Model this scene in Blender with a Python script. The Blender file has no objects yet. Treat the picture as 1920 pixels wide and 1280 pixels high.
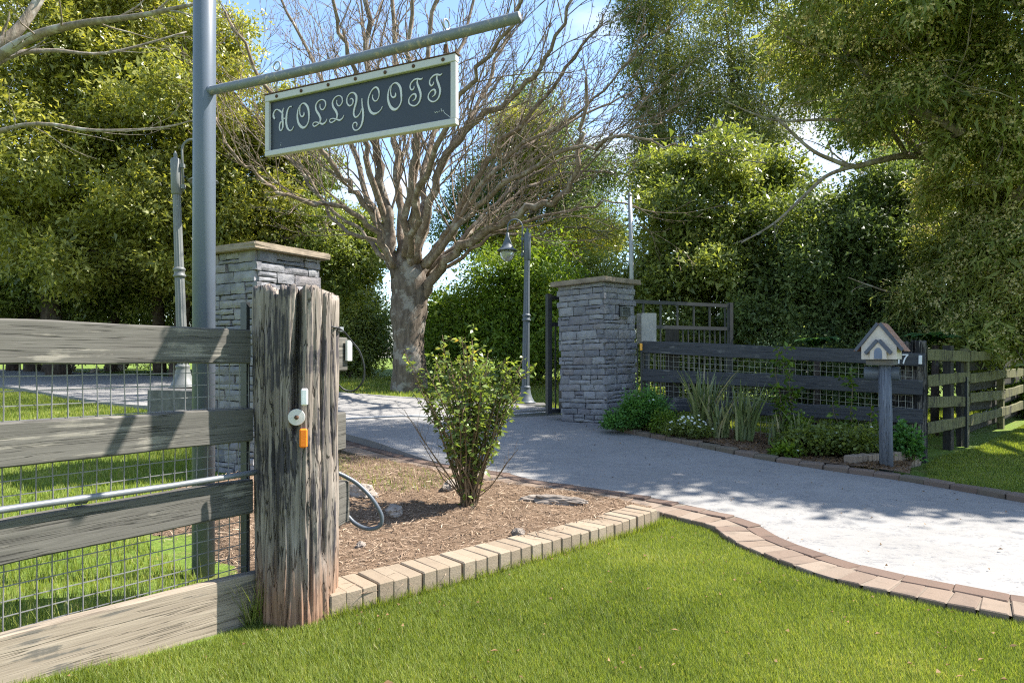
import bpy, bmesh, math, random
import numpy as np
from mathutils import Vector, Matrix, noise as mnoise
R = math.radians
scene = bpy.context.scene
C = scene.collection
random.seed(7)
# ------------------------------------------------------------------ camera
EYE = 1.17; FPX = 1280.0; HOR = 672.0
cam_d = bpy.data.cameras.new("camera"); cam = bpy.data.objects.new("camera", cam_d); C.objects.link(cam)
cam_d.lens = 24; cam_d.sensor_width = 36; cam_d.shift_y = 32/1920.0
cam_d.clip_start = 0.05; cam_d.clip_end = 3000
cam.location = (0, 0, EYE); cam.rotation_euler = (R(90), 0, 0)
scene.camera = cam
# ------------------------------------------------------------------ sky and sun
SUN_EL = 50.5; SUN_AZ = 13.0          # azimuth measured from +X towards +Y
SKY_STRENGTH = 0.12
world = bpy.data.worlds.new("World"); scene.world = world; world.use_nodes = True
wt = world.node_tree; wt.nodes.clear()
def nd(nt, typ, ins=None, **props):
    n = nt.nodes.new(typ)
    for k, v in props.items(): setattr(n, k, v)
    for k, v in (ins or {}).items():
        s = n.inputs[k]
        if isinstance(v, bpy.types.NodeSocket): nt.links.new(v, s)
        elif isinstance(v, bpy.types.Node): nt.links.new(v.outputs[0], s)
        else: s.default_value = v
    return n
sky = nd(wt, 'ShaderNodeTexSky', sky_type='NISHITA', sun_disc=False, sun_elevation=R(SUN_EL), sun_rotation=R(90-SUN_AZ))
sky.air_density = 1.0; sky.dust_density = 0.3; sky.ozone_density = 2.6
tc = nd(wt, 'ShaderNodeTexCoord')
mp = nd(wt, 'ShaderNodeMapping', {'Vector': tc.outputs['Generated'], 'Scale': (1.0, 1.0, 2.2), 'Location': (2.1, 1.1, 0.9)})
cn = nd(wt, 'ShaderNodeTexNoise', {'Vector': mp, 'Scale': 2.6, 'Detail': 7.0, 'Roughness': 0.56})
cr = nd(wt, 'ShaderNodeMapRange', {'Value': cn.outputs['Fac'], 'From Min': 0.50, 'From Max': 0.66, 'To Max': 0.92})
cm = nd(wt, 'ShaderNodeMix', {'Factor': cr.outputs[0], 6: sky.outputs[0], 7: (3.4, 3.5, 3.7, 1)}, data_type='RGBA')
bg = nd(wt, 'ShaderNodeBackground', {'Color': cm.outputs[2], 'Strength': SKY_STRENGTH})
nd(wt, 'ShaderNodeOutputWorld', {'Surface': bg})
sl = bpy.data.lights.new("sun", 'SUN'); sl.energy = 4.8; sl.angle = R(0.53); sl.color = (1.0, 0.955, 0.88)
so = bpy.data.objects.new("sun", sl); C.objects.link(so)
sdir = Vector((math.cos(R(SUN_EL))*math.cos(R(SUN_AZ)), math.cos(R(SUN_EL))*math.sin(R(SUN_AZ)), math.sin(R(SUN_EL))))
so.location = sdir*60; so.rotation_euler = sdir.to_track_quat('Z', 'Y').to_euler()
vs = scene.view_settings
vs.view_transform = 'Standard'; vs.look = 'None'; vs.exposure = 1.6; vs.gamma = 1.0; vs.use_curve_mapping = False
scene.cycles.use_denoising = False
scene.cycles.filter_width = 1.15
scene.cycles.sample_clamp_indirect = 4.0
scene.cycles.max_bounces = 8; scene.cycles.diffuse_bounces = 5; scene.cycles.glossy_bounces = 2
scene.cycles.transmission_bounces = 4; scene.cycles.transparent_max_bounces = 4
scene.cycles.caustics_reflective = False; scene.cycles.caustics_refractive = False
# ------------------------------------------------------------------ helpers
W = {}
def reg(o, parent, M):
    if parent is not None:
        o.parent = parent; o.matrix_basis = W[parent].inverted() @ M
    else:
        o.matrix_basis = M
    W[o] = M
    return o
def tag(o, label=None, cat=None, group=None, kind=None):
    if label: o['label'] = label
    if cat: o['category'] = cat
    if group: o['group'] = group
    if kind: o['kind'] = kind
    return o
def empty(name, loc, label=None, cat=None, group=None, kind=None, rot=None):
    o = bpy.data.objects.new(name, None); C.objects.link(o); o.empty_display_size = 0.1
    M = Matrix.Translation(Vector(loc))
    if rot is not None: M = M @ rot
    reg(o, None, M); return tag(o, label, cat, group, kind)
def put(name, me, mat, parent=None, M=None):
    o = bpy.data.objects.new(name, me); C.objects.link(o)
    if mat is not None and not me.materials: me.materials.append(mat)
    return reg(o, parent, M if M is not None else Matrix.Identity(4))
class MB:
    """collects vertices and faces; build() links them as one mesh object"""
    def __init__(s): s.v = []; s.f = []
    def add(s, vs, fs):
        b = len(s.v); s.v.extend([tuple(x) for x in vs]); s.f.extend([tuple(i+b for i in f) for f in fs]); return s
    def box(s, c, d, rz=0.0):
        x, y, z = d[0]/2, d[1]/2, d[2]/2; cz, sz = math.cos(rz), math.sin(rz)
        vs = [(c[0]+a*x*cz-b*y*sz, c[1]+a*x*sz+b*y*cz, c[2]+e*z) for e in (-1, 1) for a, b in ((-1, -1), (1, -1), (1, 1), (-1, 1))]
        return s.add(vs, [(3, 2, 1, 0), (4, 5, 6, 7), (0, 1, 5, 4), (1, 2, 6, 5), (2, 3, 7, 6), (3, 0, 4, 7)])
    def tube(s, pts, rad, n=8, cap=True):
        pts = [Vector(p) for p in pts]; m = len(pts)
        if not hasattr(rad, '__len__'): rad = [rad]*m
        t0 = (pts[1]-pts[0]).normalized()
        u = t0.orthogonal().normalized()
        vs = []
        for i, p in enumerate(pts):
            t = (pts[min(i+1, m-1)]-pts[max(i-1, 0)]).normalized()
            u = (u-t*u.dot(t))
            u = u.normalized() if u.length > 1e-6 else t.orthogonal().normalized()
            w = t.cross(u)
            for k in range(n):
                a = 2*math.pi*k/n; vs.append(p+(u*math.cos(a)+w*math.sin(a))*rad[i])
        fs = [(i*n+k, i*n+(k+1) % n, (i+1)*n+(k+1) % n, (i+1)*n+k) for i in range(m-1) for k in range(n)]
        if cap: fs += [tuple(range(n-1, -1, -1)), tuple((m-1)*n+k for k in range(n))]
        return s.add(vs, fs)
    def lathe(s, prof, n=16, c=(0, 0, 0), M=None, flute=0.0):
        vs = []
        for r, z in prof:
            for k in range(n):
                a = 2*math.pi*k/n; rr = r*(1-flute*(k % 2))
                p = Vector((c[0]+rr*math.cos(a), c[1]+rr*math.sin(a), c[2]+z)); vs.append(M @ p if M else p)
        m = len(prof)
        fs = [(i*n+k, i*n+(k+1) % n, (i+1)*n+(k+1) % n, (i+1)*n+k) for i in range(m-1) for k in range(n)]
        fs += [tuple(range(n-1, -1, -1)), tuple((m-1)*n+k for k in range(n))]
        return s.add(vs, fs)
    def prism(s, poly, y0, y1, M=None):
        n = len(poly); vs = [Vector((x, y, z)) for y in (y0, y1) for x, z in poly]
        if M: vs = [M @ v for v in vs]
        return s.add(vs, [tuple(range(n)), tuple(range(2*n-1, n-1, -1))]+[((i+1) % n, i, n+i, n+(i+1) % n) for i in range(n)])
    def mesh(s, name, smooth=False, mat=None):
        me = bpy.data.meshes.new(name); me.from_pydata(s.v, [], s.f)
        if smooth: me.polygons.foreach_set('use_smooth', [True]*len(me.polygons))
        if mat: me.materials.append(mat)
        me.update(); return me
    def build(s, name, mat, parent=None, smooth=False, origin=None, fix=True):
        """vertices are world coordinates; the origin goes to the parent's or to `origin`"""
        if origin is None: origin = W[parent].translation if parent is not None else Vector(s.v[0])
        T = Matrix.Translation(Vector(origin)) if parent is None or W[parent].to_3x3() == Matrix.Identity(3) or origin is not None else W[parent]
        inv = T.inverted(); s.v = [tuple(inv @ Vector(p)) for p in s.v]
        me = s.mesh(name, smooth)
        if fix:
            bm = bmesh.new(); bm.from_mesh(me); bmesh.ops.recalc_face_normals(bm, faces=bm.faces); bm.to_mesh(me); bm.free()
        return put(name, me, mat, parent, T)
def np_mesh(name, V, Q, tint=None, smooth=False):
    """V (n,3), Q (m,k) -> mesh, optional per-vertex float attribute"""
    me = bpy.data.meshes.new(name); m, k = Q.shape
    me.vertices.add(len(V)); me.vertices.foreach_set('co', V.astype(np.float32).ravel())
    me.loops.add(m*k); me.loops.foreach_set('vertex_index', Q.astype(np.int32).ravel())
    me.polygons.add(m); me.polygons.foreach_set('loop_start', np.arange(0, m*k, k, dtype=np.int32))
    me.polygons.foreach_set('loop_total', np.full(m, k, dtype=np.int32))
    if smooth: me.polygons.foreach_set('use_smooth', np.ones(m, dtype=bool))
    me.update(calc_edges=True)
    if tint is not None:
        a = me.attributes.new('tint', 'FLOAT', 'POINT'); a.data.foreach_set('value', tint.astype(np.float32))
    return me
def frame(p0, p1, up=(0, 0, 1)):
    """matrix at p0 with X along p0->p1 and Z near up"""
    x = (Vector(p1)-Vector(p0)).normalized(); y = Vector(up).cross(x).normalized(); z = x.cross(y)
    M = Matrix((x, y, z)).transposed().to_4x4(); M.translation = Vector(p0); return M
def smooth(t):
    t = np.clip(t, 0, 1); return t*t*(3-2*t)
# ------------------------------------------------------------------ terrain height
def gz(x, y):
    x = np.asarray(x, float); y = np.asarray(y, float)
    a = np.interp(y, [4.6, 6.2, 9, 15, 21, 30, 60, 400], [0, .10, .25, .52, .78, 1.0, 1.15, 1.2])
    b = np.interp(y, [7.6, 13, 20, 30, 60, 400], [0, .17, .42, .8, 1.1, 1.2])
    r = smooth((x-1.5)/3.0)
    z = a*(1-r)+b*r
    return z + .12*smooth((-1.15-x)/.7)*(1-smooth((y-2.9)/1.2))
def gzf(x, y): return float(gz(x, y))
def at(px, py, D):
    """a point of the place at depth D, read off the photograph"""
    return Vector(((px-960)/FPX*D, D, EYE-(py-HOR)/FPX*D))
def gat(px, py, dz=0.0):
    """the point of the ground seen at a photograph pixel"""
    D = 5.0
    lo, hi = 1.0, 80.0
    for _ in range(60):
        D = (lo+hi)/2; z = EYE-(py-HOR)/FPX*D
        if z > gzf((px-960)/FPX*D, D)+dz: lo = D
        else: hi = D
    return Vector(((px-960)/FPX*D, D, gzf((px-960)/FPX*D, D)+dz))
def resample(pts, n):
    pts = [Vector(p) for p in pts]; L = [0]
    for a, b in zip(pts, pts[1:]): L.append(L[-1]+(b-a).length)
    out = []
    for s in np.linspace(0, L[-1], n):
        i = min(int(np.searchsorted(L, s, side='right'))-1, len(pts)-2)
        t = (s-L[i])/max(L[i+1]-L[i], 1e-9); out.append(pts[i].lerp(pts[i+1], t))
    return out
def catmull(pts, sub=6):
    P = [Vector(p) for p in pts]; out = []
    for i in range(len(P)-1):
        a = P[max(i-1, 0)]; b = P[i]; c = P[i+1]; d = P[min(i+2, len(P)-1)]
        for k in range(sub):
            t = k/sub
            out.append(.5*((2*b)+(c-a)*t+(2*a-5*b+4*c-d)*t*t+(3*b-a-3*c+d)*t**3))
    out.append(P[-1]); return out
def inside(px, py, poly):
    c = np.zeros(px.shape, bool); n = len(poly)
    for i in range(n):
        x1, y1 = poly[i][0], poly[i][1]; x2, y2 = poly[i-1][0], poly[i-1][1]
        c ^= ((y1 > py) != (y2 > py)) & (px < (x2-x1)*(py-y1)/((y2-y1) or 1e-9)+x1)
    return c
# ------------------------------------------------------------------ materials
def newmat(name):
    m = bpy.data.materials.new(name); m.use_nodes = True; nt = m.node_tree; nt.nodes.clear()
    out = nd(nt, 'ShaderNodeOutputMaterial'); return m, nt, out
def ramp(nt, fac, stops):
    r = nd(nt, 'ShaderNodeValToRGB', {'Fac': fac}); e = r.color_ramp.elements
    while len(e) < len(stops): e.new(0.5)
    for i, (p, c) in enumerate(stops):
        e[i].position = p; e[i].color = (c, c, c, 1) if not hasattr(c, '__len__') else (*c[:3], 1)
    return r.outputs[0]
def mix(nt, f, a, b, mode='MIX'):
    n = nd(nt, 'ShaderNodeMix', {'Factor': f}, data_type='RGBA', blend_type=mode)
    for i, v in ((6, a), (7, b)):
        if isinstance(v, bpy.types.NodeSocket): nt.links.new(v, n.inputs[i])
        else: n.inputs[i].default_value = (*v[:3], 1)
    return n.outputs[2]
def coords(nt, scale=(1, 1, 1), which='Object', rnd=True):
    t = nd(nt, 'ShaderNodeTexCoord').outputs[which]
    if rnd:
        oi = nd(nt, 'ShaderNodeObjectInfo')
        off = nd(nt, 'ShaderNodeVectorMath', {0: oi.outputs['Random'], 1: (37.0, 91.0, 53.0)}, operation='MULTIPLY')
        t = nd(nt, 'ShaderNodeVectorMath', {0: t, 1: off}, operation='ADD').outputs[0]
    return nd(nt, 'ShaderNodeMapping', {'Vector': t, 'Scale': scale}).outputs[0]
def noise(nt, vec, scale, detail=5.0, rough=0.55, dist=0.0):
    return nd(nt, 'ShaderNodeTexNoise', {'Vector': vec, 'Scale': scale, 'Detail': detail, 'Roughness': rough, 'Distortion': dist}).outputs['Fac']
def bump(nt, h, strength=0.4, dist=0.01):
    return nd(nt, 'ShaderNodeBump', {'Height': h, 'Strength': strength, 'Distance': dist}).outputs[0]
def pbsdf(nt, out, col, rough=0.7, spec=0.3, normal=None, metal=0.0):
    b = nd(nt, 'ShaderNodeBsdfPrincipled', {'Roughness': rough, 'Specular IOR Level': spec, 'Metallic': metal})
    if isinstance(col, bpy.types.NodeSocket): nt.links.new(col, b.inputs['Base Color'])
    else: b.inputs['Base Color'].default_value = (*col[:3], 1)
    if normal is not None: nt.links.new(normal, b.inputs['Normal'])
    nt.links.new(b.outputs[0], out.inputs['Surface']); return b
def rnd_of(nt): return nd(nt, 'ShaderNodeObjectInfo').outputs['Random']
def m_wood(name, base, dark, light, fibre=(1.2, 26, 26), crack=0.5, patch=None, patch_amt=0.5, rough=0.85, rnd=True, bumps=0.5, foot=None):
    """weathered timber, grain along local X unless fibre says otherwise"""
    m, nt, out = newmat(name); v = coords(nt, fibre, rnd=rnd); v0 = coords(nt, rnd=rnd)
    g = noise(nt, v, 2.0, 6, .65, .4); g2 = noise(nt, v, 7.0, 4, .6)
    col = ramp(nt, g, [(.28, dark), (.5, base), (.74, light)])
    col = mix(nt, .35, col, ramp(nt, g2, [(.3, dark), (.7, light)]))
    cv = noise(nt, nd(nt, 'ShaderNodeMapping', {'Vector': v, 'Scale': (.35, .8, .8)}).outputs[0], 3.2, 3, .5, .2)
    ck = ramp(nt, cv, [(.484, 0), (.498, 1), (.502, 1), (.516, 0)])
    ckm = nd(nt, 'ShaderNodeMath', {0: ck, 1: crack}, operation='MULTIPLY').outputs[0]
    col = mix(nt, ckm, col, tuple(c*.22 for c in dark))
    if patch is not None:
        pn = noise(nt, v0, 3.0, 6, .62, .6)
        pn2 = noise(nt, v, 3.0, 5, .6, .2)
        ps = nd(nt, 'ShaderNodeMath', {0: pn, 1: pn2}, operation='ADD').outputs[0]
        pm = nd(nt, 'ShaderNodeMapRange', {'Value': ps, 'From Min': 1.12-patch_amt*.3, 'From Max': 1.2-patch_amt*.3}).outputs[0]
        col = mix(nt, pm, col, patch)
    if foot is not None:
        zz = nd(nt, 'ShaderNodeSeparateXYZ', {0: nd(nt, 'ShaderNodeTexCoord').outputs['Object']}).outputs[2]
        zn = nd(nt, 'ShaderNodeMath', {0: zz, 1: nd(nt, 'ShaderNodeMath', {0: noise(nt, v, 1.5, 5, .6), 1: .7}, operation='MULTIPLY').outputs[0]}, operation='ADD').outputs[0]
        col = mix(nt, ramp(nt, zn, [(.42, .8), (.66, 0)]), col, mix(nt, g2, tuple(c*.45 for c in foot), foot))
    h = nd(nt, 'ShaderNodeMath', {0: g, 1: ckm}, operation='SUBTRACT').outputs[0]
    pbsdf(nt, out, col, rough, .2, bump(nt, h, bumps, .006)); return m
def m_simple(name, col, rough=.6, spec=.4, metal=0.0, var=.15, scale=8.0, bmp=.1, wear=None, wear_amt=.0, rndv=0.0, dirt=0.25):
    m, nt, out = newmat(name); v = coords(nt)
    n1 = noise(nt, v, scale, 6, .6); n2 = noise(nt, v, scale*7, 4, .6)
    c = mix(nt, ramp(nt, n1, [(.3, 0), (.7, 1)]), tuple(x*(1-var) for x in col), tuple(min(1, x*(1+var)) for x in col))
    if rndv:
        rr = nd(nt, 'ShaderNodeMapRange', {'Value': rnd_of(nt), 'To Min': 1-rndv, 'To Max': 1+rndv}).outputs[0]
        c = mix(nt, 1.0, c, rr, 'MULTIPLY')
    if dirt: c = mix(nt, ramp(nt, noise(nt, v, scale*.6, 8, .7), [(.52, 0), (.75, dirt)]), c, tuple(x*.35 for x in col))
    if wear is not None:
        wm = ramp(nt, noise(nt, v, scale*2.2, 8, .7), [(.62-wear_amt*.3, 0), (.66-wear_amt*.3, 1)])
        c = mix(nt, wm, c, wear)
    pbsdf(nt, out, c, rough, spec, bump(nt, n2, bmp, .004), metal); return m
def m_leaf(name, stops, trans=.35, rough=.42, spec=.5, tcol=(1.25, 1.2, .55)):
    m, nt, out = newmat(name)
    t = nd(nt, 'ShaderNodeAttribute', attribute_name='tint').outputs['Fac']
    c = ramp(nt, t, stops)
    b = nd(nt, 'ShaderNodeBsdfPrincipled', {'Base Color': c, 'Roughness': rough, 'Specular IOR Level': spec})
    tr = nd(nt, 'ShaderNodeBsdfTranslucent', {'Color': mix(nt, 1.0, c, tcol, 'MULTIPLY')})
    ms = nd(nt, 'ShaderNodeMixShader', {0: trans, 1: b.outputs[0], 2: tr.outputs[0]})
    nt.links.new(ms.outputs[0], out.inputs['Surface']); return m
def m_bark(name, a, b, lichen, sc=3.0, amt=.4):
    m, nt, out = newmat(name); v = coords(nt, (1, 1, .35)); v0 = coords(nt)
    n1 = noise(nt, v, sc*3, 8, .68, .3); n2 = noise(nt, v0, sc, 7, .66)
    c = ramp(nt, n1, [(.3, tuple(x*.55 for x in a)), (.5, a), (.7, b)])
    c = mix(nt, ramp(nt, n2, [(.60-amt*.2, 0), (.67-amt*.2, .7)]), c, lichen)
    pbsdf(nt, out, c, .9, .1, bump(nt, n1, .7, .03)); return m
def m_brick(name, cols, stain=(.10, .08, .06), stain_amt=.5):
    m, nt, out = newmat(name); v = coords(nt)
    c = ramp(nt, rnd_of(nt), [(i/(max(len(cols)-1, 1)), k) for i, k in enumerate(cols)])
    n1 = noise(nt, v, 14, 8, .7); n2 = noise(nt, v, 90, 4, .6); n3 = noise(nt, v, 5, 6, .7)
    c = mix(nt, ramp(nt, n1, [(.35, 0), (.7, .4)]), c, tuple(x*1.35 for x in cols[0]))
    c = mix(nt, ramp(nt, n3, [(.55, 0), (.72, stain_amt)]), c, stain)
    pbsdf(nt, out, c, .92, .15, bump(nt, nd(nt, 'ShaderNodeMath', {0: n1, 1: n2}, operation='ADD').outputs[0], .5, .004)); return m

M = {}
M['rail_near'] = m_wood('painted timber faded', (.10, .093, .08), (.062, .058, .051), (.135, .126, .11), crack=.75, patch=(.20, .182, .152), patch_amt=-.06, fibre=(.9, 20, 20))
M['rail_far'] = m_wood('painted timber dark', (.058, .06, .064), (.032, .033, .037), (.092, .093, .096), crack=.6, patch=(.16, .155, .14), patch_amt=-.12, fibre=(.9, 20, 20))
M['rail_moss'] = m_wood('mossy timber', (.13, .128, .05), (.05, .045, .028), (.21, .19, .105), crack=.5, patch=(.04, .035, .025), patch_amt=.15, fibre=(14, 14, .8))
M['rail_old'] = m_wood('dark old timber', (.035, .032, .026), (.014, .013, .011), (.07, .065, .052), crack=.5, fibre=(14, 14, 1.0))
M['sleeper'] = m_wood('bleached sleeper', (.245, .20, .15), (.15, .12, .09), (.33, .28, .215), crack=.6, patch=(.12, .108, .09), patch_amt=.14, fibre=(.8, 17, 17))
M['old_post'] = m_wood('weathered post', (.205, .168, .137), (.085, .07, .06), (.38, .33, .28), crack=.85, patch=(.062, .055, .058), patch_amt=.36, fibre=(17, 17, .9), rnd=False, bumps=1.0, foot=(.36, .20, .12))
M['old_post_dark'] = m_wood('weathered post dark', (.10, .088, .075), (.022, .02, .018), (.30, .27, .23), crack=.9, patch=(.018, .017, .017), patch_amt=.55, fibre=(17, 17, .9), rnd=False, bumps=1.0)
M['mail_post'] = m_wood('grey blue post', (.12, .132, .158), (.055, .06, .075), (.22, .235, .26), crack=.6, fibre=(19, 19, 1.0), rnd=False)
M['plank'] = m_wood('old plank', (.15, .135, .12), (.06, .055, .05), (.26, .24, .21))
M['wire'] = m_simple('galvanised wire', (.21, .205, .20), .5, .5, .3, dirt=.4)
M['wire_far'] = m_simple('old wire', (.26, .25, .21), .6, .4, .2, dirt=.3)
M['steel_pole'] = m_simple('grey painted steel', (.10, .122, .155), .42, .5, 0, var=.05, scale=4, bmp=.05, wear=(.45, .46, .47), wear_amt=-.35, dirt=.2)
M['arm_steel'] = m_simple('weathered grey steel', (.15, .165, .19), .5, .5, 0, var=.1, scale=14, bmp=.2, wear=(.30, .265, .225), wear_amt=.22, dirt=.2)
M['galv'] = m_simple('galvanised steel', (.30, .315, .33), .42, .5, .35, var=.1, dirt=.15)
M['conduit'] = m_simple('grey conduit', (.15, .158, .168), .4, .5, .1, var=.15, dirt=.3)
M['gate_steel'] = m_simple('dark gate steel', (.028, .03, .032), .45, .45, 0, wear=(.2, .2, .19), wear_amt=-.38)
M['lamp'] = m_simple('lamp post grey', (.085, .10, .115), .48, .45, 0, var=.06, dirt=.2)
M['lamp_light'] = m_simple('pale lamp post', (.14, .145, .135), .5, .45, 0, var=.1, dirt=.35)
M['black_rubber'] = m_simple('black rubber', (.02, .021, .023), .45, .4)
M['concrete_block'] = m_simple('old concrete', (.15, .145, .135), .9, .1, scale=12, bmp=.5, var=.3, dirt=.6)
M['cap'] = m_simple('cap stone', (.23, .185, .135), .85, .2, scale=9, var=.3, bmp=.5, dirt=.5)
M['white'] = m_simple('white plastic', (.72, .72, .70), .4, .5, dirt=.3)
M['orange'] = m_simple('orange reflector', (.85, .19, .01), .25, .6, dirt=.1)
M['amber'] = m_simple('amber reflector', (.75, .33, .01), .25, .6, dirt=.1)
M['disc'] = m_simple('pale disc', (.52, .48, .44), .5, .4, dirt=.4)
M['sign_panel'] = m_simple('sign panel', (.022, .029, .037), .42, .45, 0, var=.12, scale=3, bmp=.02, wear=(.10, .11, .11), wear_amt=-.42, dirt=0)
M['sign_letter'] = m_simple('sign letters', (.55, .545, .54), .6, .3, var=.08, bmp=.05, dirt=.15)
M['rust'] = m_simple('rusty bolt', (.09, .05, .03), .8, .2)
M['mail_white'] = m_simple('mailbox cream', (.60, .53, .46), .7, .3, scale=10, bmp=.15, dirt=.35)
M['mail_trim'] = m_simple('mailbox trim', (.085, .095, .12), .6, .3, dirt=.3)
M['mail_door'] = m_simple('mailbox door', (.16, .19, .26), .6, .3)
M['mail_roof'] = m_simple('mailbox roof', (.30, .17, .125), .8, .2, scale=18, var=.35, dirt=.5, bmp=.4)
M['tube'] = m_simple('grey pvc tube', (.075, .088, .105), .4, .5)
M['meter'] = m_simple('meter box', (.40, .38, .34), .6, .3, dirt=.4)
M['glass'] = None
def m_glass():
    m, nt, out = newmat('lamp globe glass')
    b = pbsdf(nt, out, (.75, .74, .68), .12, .6); b.inputs['Transmission Weight'].default_value = .75; b.inputs['IOR'].default_value = 1.2
    return m
M['glass'] = m_glass()
def m_post_end():
    return None
def m_sign_frame():
    m, nt, out = newmat('sign frame'); v = coords(nt, rnd=False)
    z = nd(nt, 'ShaderNodeSeparateXYZ', {0: nd(nt, 'ShaderNodeTexCoord').outputs['Object']}).outputs[2]
    n = noise(nt, v, 16, 7, .7); n2 = noise(nt, v, 55, 4, .6)
    mz = nd(nt, 'ShaderNodeMapRange', {'Value': z, 'From Min': .245, 'From Max': .31}).outputs[0]
    f = nd(nt, 'ShaderNodeMath', {0: mz, 1: n}, operation='MULTIPLY').outputs[0]
    c = mix(nt, ramp(nt, n2, [(.3, 0), (.8, .5)]), (.49, .475, .465), (.39, .375, .355))
    c = mix(nt, ramp(nt, f, [(.05, 0), (.3, .85)]), c, (.42, .36, .17))
    c = mix(nt, ramp(nt, f, [(.48, 0), (.6, .9)]), c, (.07, .06, .025))
    pbsdf(nt, out, c, .6, .3, bump(nt, n2, .15, .002)); return m
M['sign_frame'] = m_sign_frame()
def m_stone():
    m, nt, out = newmat('ledge stone'); v = coords(nt)
    c = ramp(nt, rnd_of(nt), [(0, (.155, .155, .165)), (.25, (.225, .222, .228)), (.5, (.18, .17, .176)), (.75, (.275, .27, .272)), (1, (.21, .19, .188))])
    n1 = noise(nt, v, 9, 8, .68, .5); n2 = noise(nt, v, 40, 6, .7); n3 = noise(nt, v, 4, 5, .6)
    c = mix(nt, ramp(nt, n1, [(.3, .75), (.55, 0)]), c, (.10, .10, .12))
    c = mix(nt, ramp(nt, n3, [(.52, 0), (.72, .55)]), c, (.36, .355, .37))
    h = nd(nt, 'ShaderNodeMath', {0: n1, 1: n2}, operation='ADD').outputs[0]
    pbsdf(nt, out, c, .85, .25, bump(nt, h, .75, .012)); return m
M['stone'] = m_stone()
M['mortar'] = m_simple('dark joint mortar', (.045, .045, .05), .95, .1, bmp=.5)  # very dark mortar colour of the pillar core behind the stones
def m_concrete():
    m, nt, out = newmat('driveway concrete'); v = coords(nt, rnd=False)
    n1 = noise(nt, v, 1.3, 8, .62); n2 = noise(nt, v, 60, 5, .65); n3 = noise(nt, v, 9, 7, .72)
    n4 = noise(nt, nd(nt, 'ShaderNodeMapping', {'Vector': v, 'Scale': (1, 1.8, 1), 'Rotation': (0, 0, .5)}).outputs[0], 5.0, 9, .78, .6)
    c = ramp(nt, n1, [(.3, (.222, .212, .198)), (.7, (.275, .263, .247))])
    c = mix(nt, ramp(nt, n3, [(.5, 0), (.8, .45)]), c, (.165, .158, .148))
    blot = ramp(nt, n4, [(.47, 0), (.62, .9)])
    sp = ramp(nt, noise(nt, v, 45, 6, .75), [(.47, 0), (.57, 1)])
    c = mix(nt, nd(nt, 'ShaderNodeMath', {0: blot, 1: sp}, operation='MULTIPLY').outputs[0], c, (.13, .13, .135))
    vo = nd(nt, 'ShaderNodeTexVoronoi', {'Vector': v, 'Scale': 7.0, 'Randomness': 1.0}).outputs['Distance']
    c = mix(nt, ramp(nt, vo, [(.03, .8), (.055, 0)]), c, (.09, .085, .08))
    pbsdf(nt, out, c, .9, .2, bump(nt, n2, .35, .004)); return m
M['concrete'] = m_concrete()
M['paver'] = m_brick('paver brick', [(.175, .127, .094), (.205, .158, .118), (.15, .11, .084), (.235, .187, .143), (.19, .142, .108)], stain_amt=.55)
M['paver_in'] = m_brick('paver brick inner', [(.125, .085, .064), (.15, .104, .08), (.11, .076, .06), (.165, .118, .092)], stain_amt=.65)
M['brick'] = m_brick('cream brick', [(.24, .19, .135), (.20, .155, .11), (.28, .228, .165), (.225, .172, .122)], stain=(.2, .15, .1), stain_amt=.4)
M['brick_dull'] = m_brick('dull brick', [(.24, .19, .14), (.29, .22, .16), (.2, .155, .12)], stain_amt=.7)
M['kerb'] = m_brick('kerb brick', [(.145, .105, .082), (.165, .125, .098), (.14, .112, .085), (.125, .11, .08)], stain_amt=.7)
M['mortar_light'] = m_simple('paver mortar', (.19, .155, .12), .95, .1, scale=10, bmp=.4)
def m_ground():
    m, nt, out = newmat('ground turf'); v = coords(nt, rnd=False)
    n1 = noise(nt, v, .9, 6, .6); n2 = noise(nt, v, 26, 6, .75); n3 = noise(nt, v, 3.5, 6, .65)
    g = ramp(nt, n2, [(.3, (.06, .10, .018)), (.5, (.12, .18, .03)), (.72, (.19, .24, .05))])
    d = ramp(nt, n2, [(.3, (.11, .085, .035)), (.7, (.23, .19, .085))])
    c = mix(nt, ramp(nt, n3, [(.52, 0), (.72, .7)]), g, d)
    pbsdf(nt, out, c, .95, .1, bump(nt, n2, .8, .03)); return m
M['ground'] = m_ground()
def m_soil():
    m, nt, out = newmat('mulch soil'); v = coords(nt, rnd=False)
    n1 = noise(nt, v, 3, 7, .65); n2 = noise(nt, v, 60, 7, .75, 1.2)
    c = ramp(nt, n2, [(.28, (.07, .046, .03)), (.5, (.19, .128, .083)), (.72, (.33, .24, .165))])
    c = mix(nt, ramp(nt, n1, [(.5, 0), (.75, .5)]), c, (.10, .062, .04))
    pbsdf(nt, out, c, .95, .1, bump(nt, n2, 1.0, .02)); return m
M['soil'] = m_soil()
M['rock'] = m_simple('pale rock', (.25, .21, .175), .9, .2, scale=7, var=.4, bmp=.8, dirt=.6, rndv=.25)
M['bark_main'] = m_bark('bark main', (.13, .103, .08), (.235, .19, .148), (.31, .285, .245), 3.0, .42)
M['bark_red'] = m_bark('bark reddish', (.18, .137, .10), (.31, .245, .185), (.37, .33, .27), 5.0, .3)
M['bark_dark'] = m_bark('bark dark', (.06, .045, .035), (.12, .095, .075), (.16, .15, .12), 3.0, .2)
M['bark_pale'] = m_bark('bark pale', (.22, .18, .14), (.36, .31, .25), (.40, .38, .33), 4.0, .3)
M['cane'] = m_simple('rose cane', (.15, .10, .055), .7, .3, var=.4, scale=20)
M['cane_green'] = m_simple('green stem', (.12, .14, .04), .6, .3, var=.3, scale=20)
M['hill'] = m_simple('far hill', (.05, .075, .04), .95, .05, scale=.2, var=.5, bmp=.1)
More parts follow.
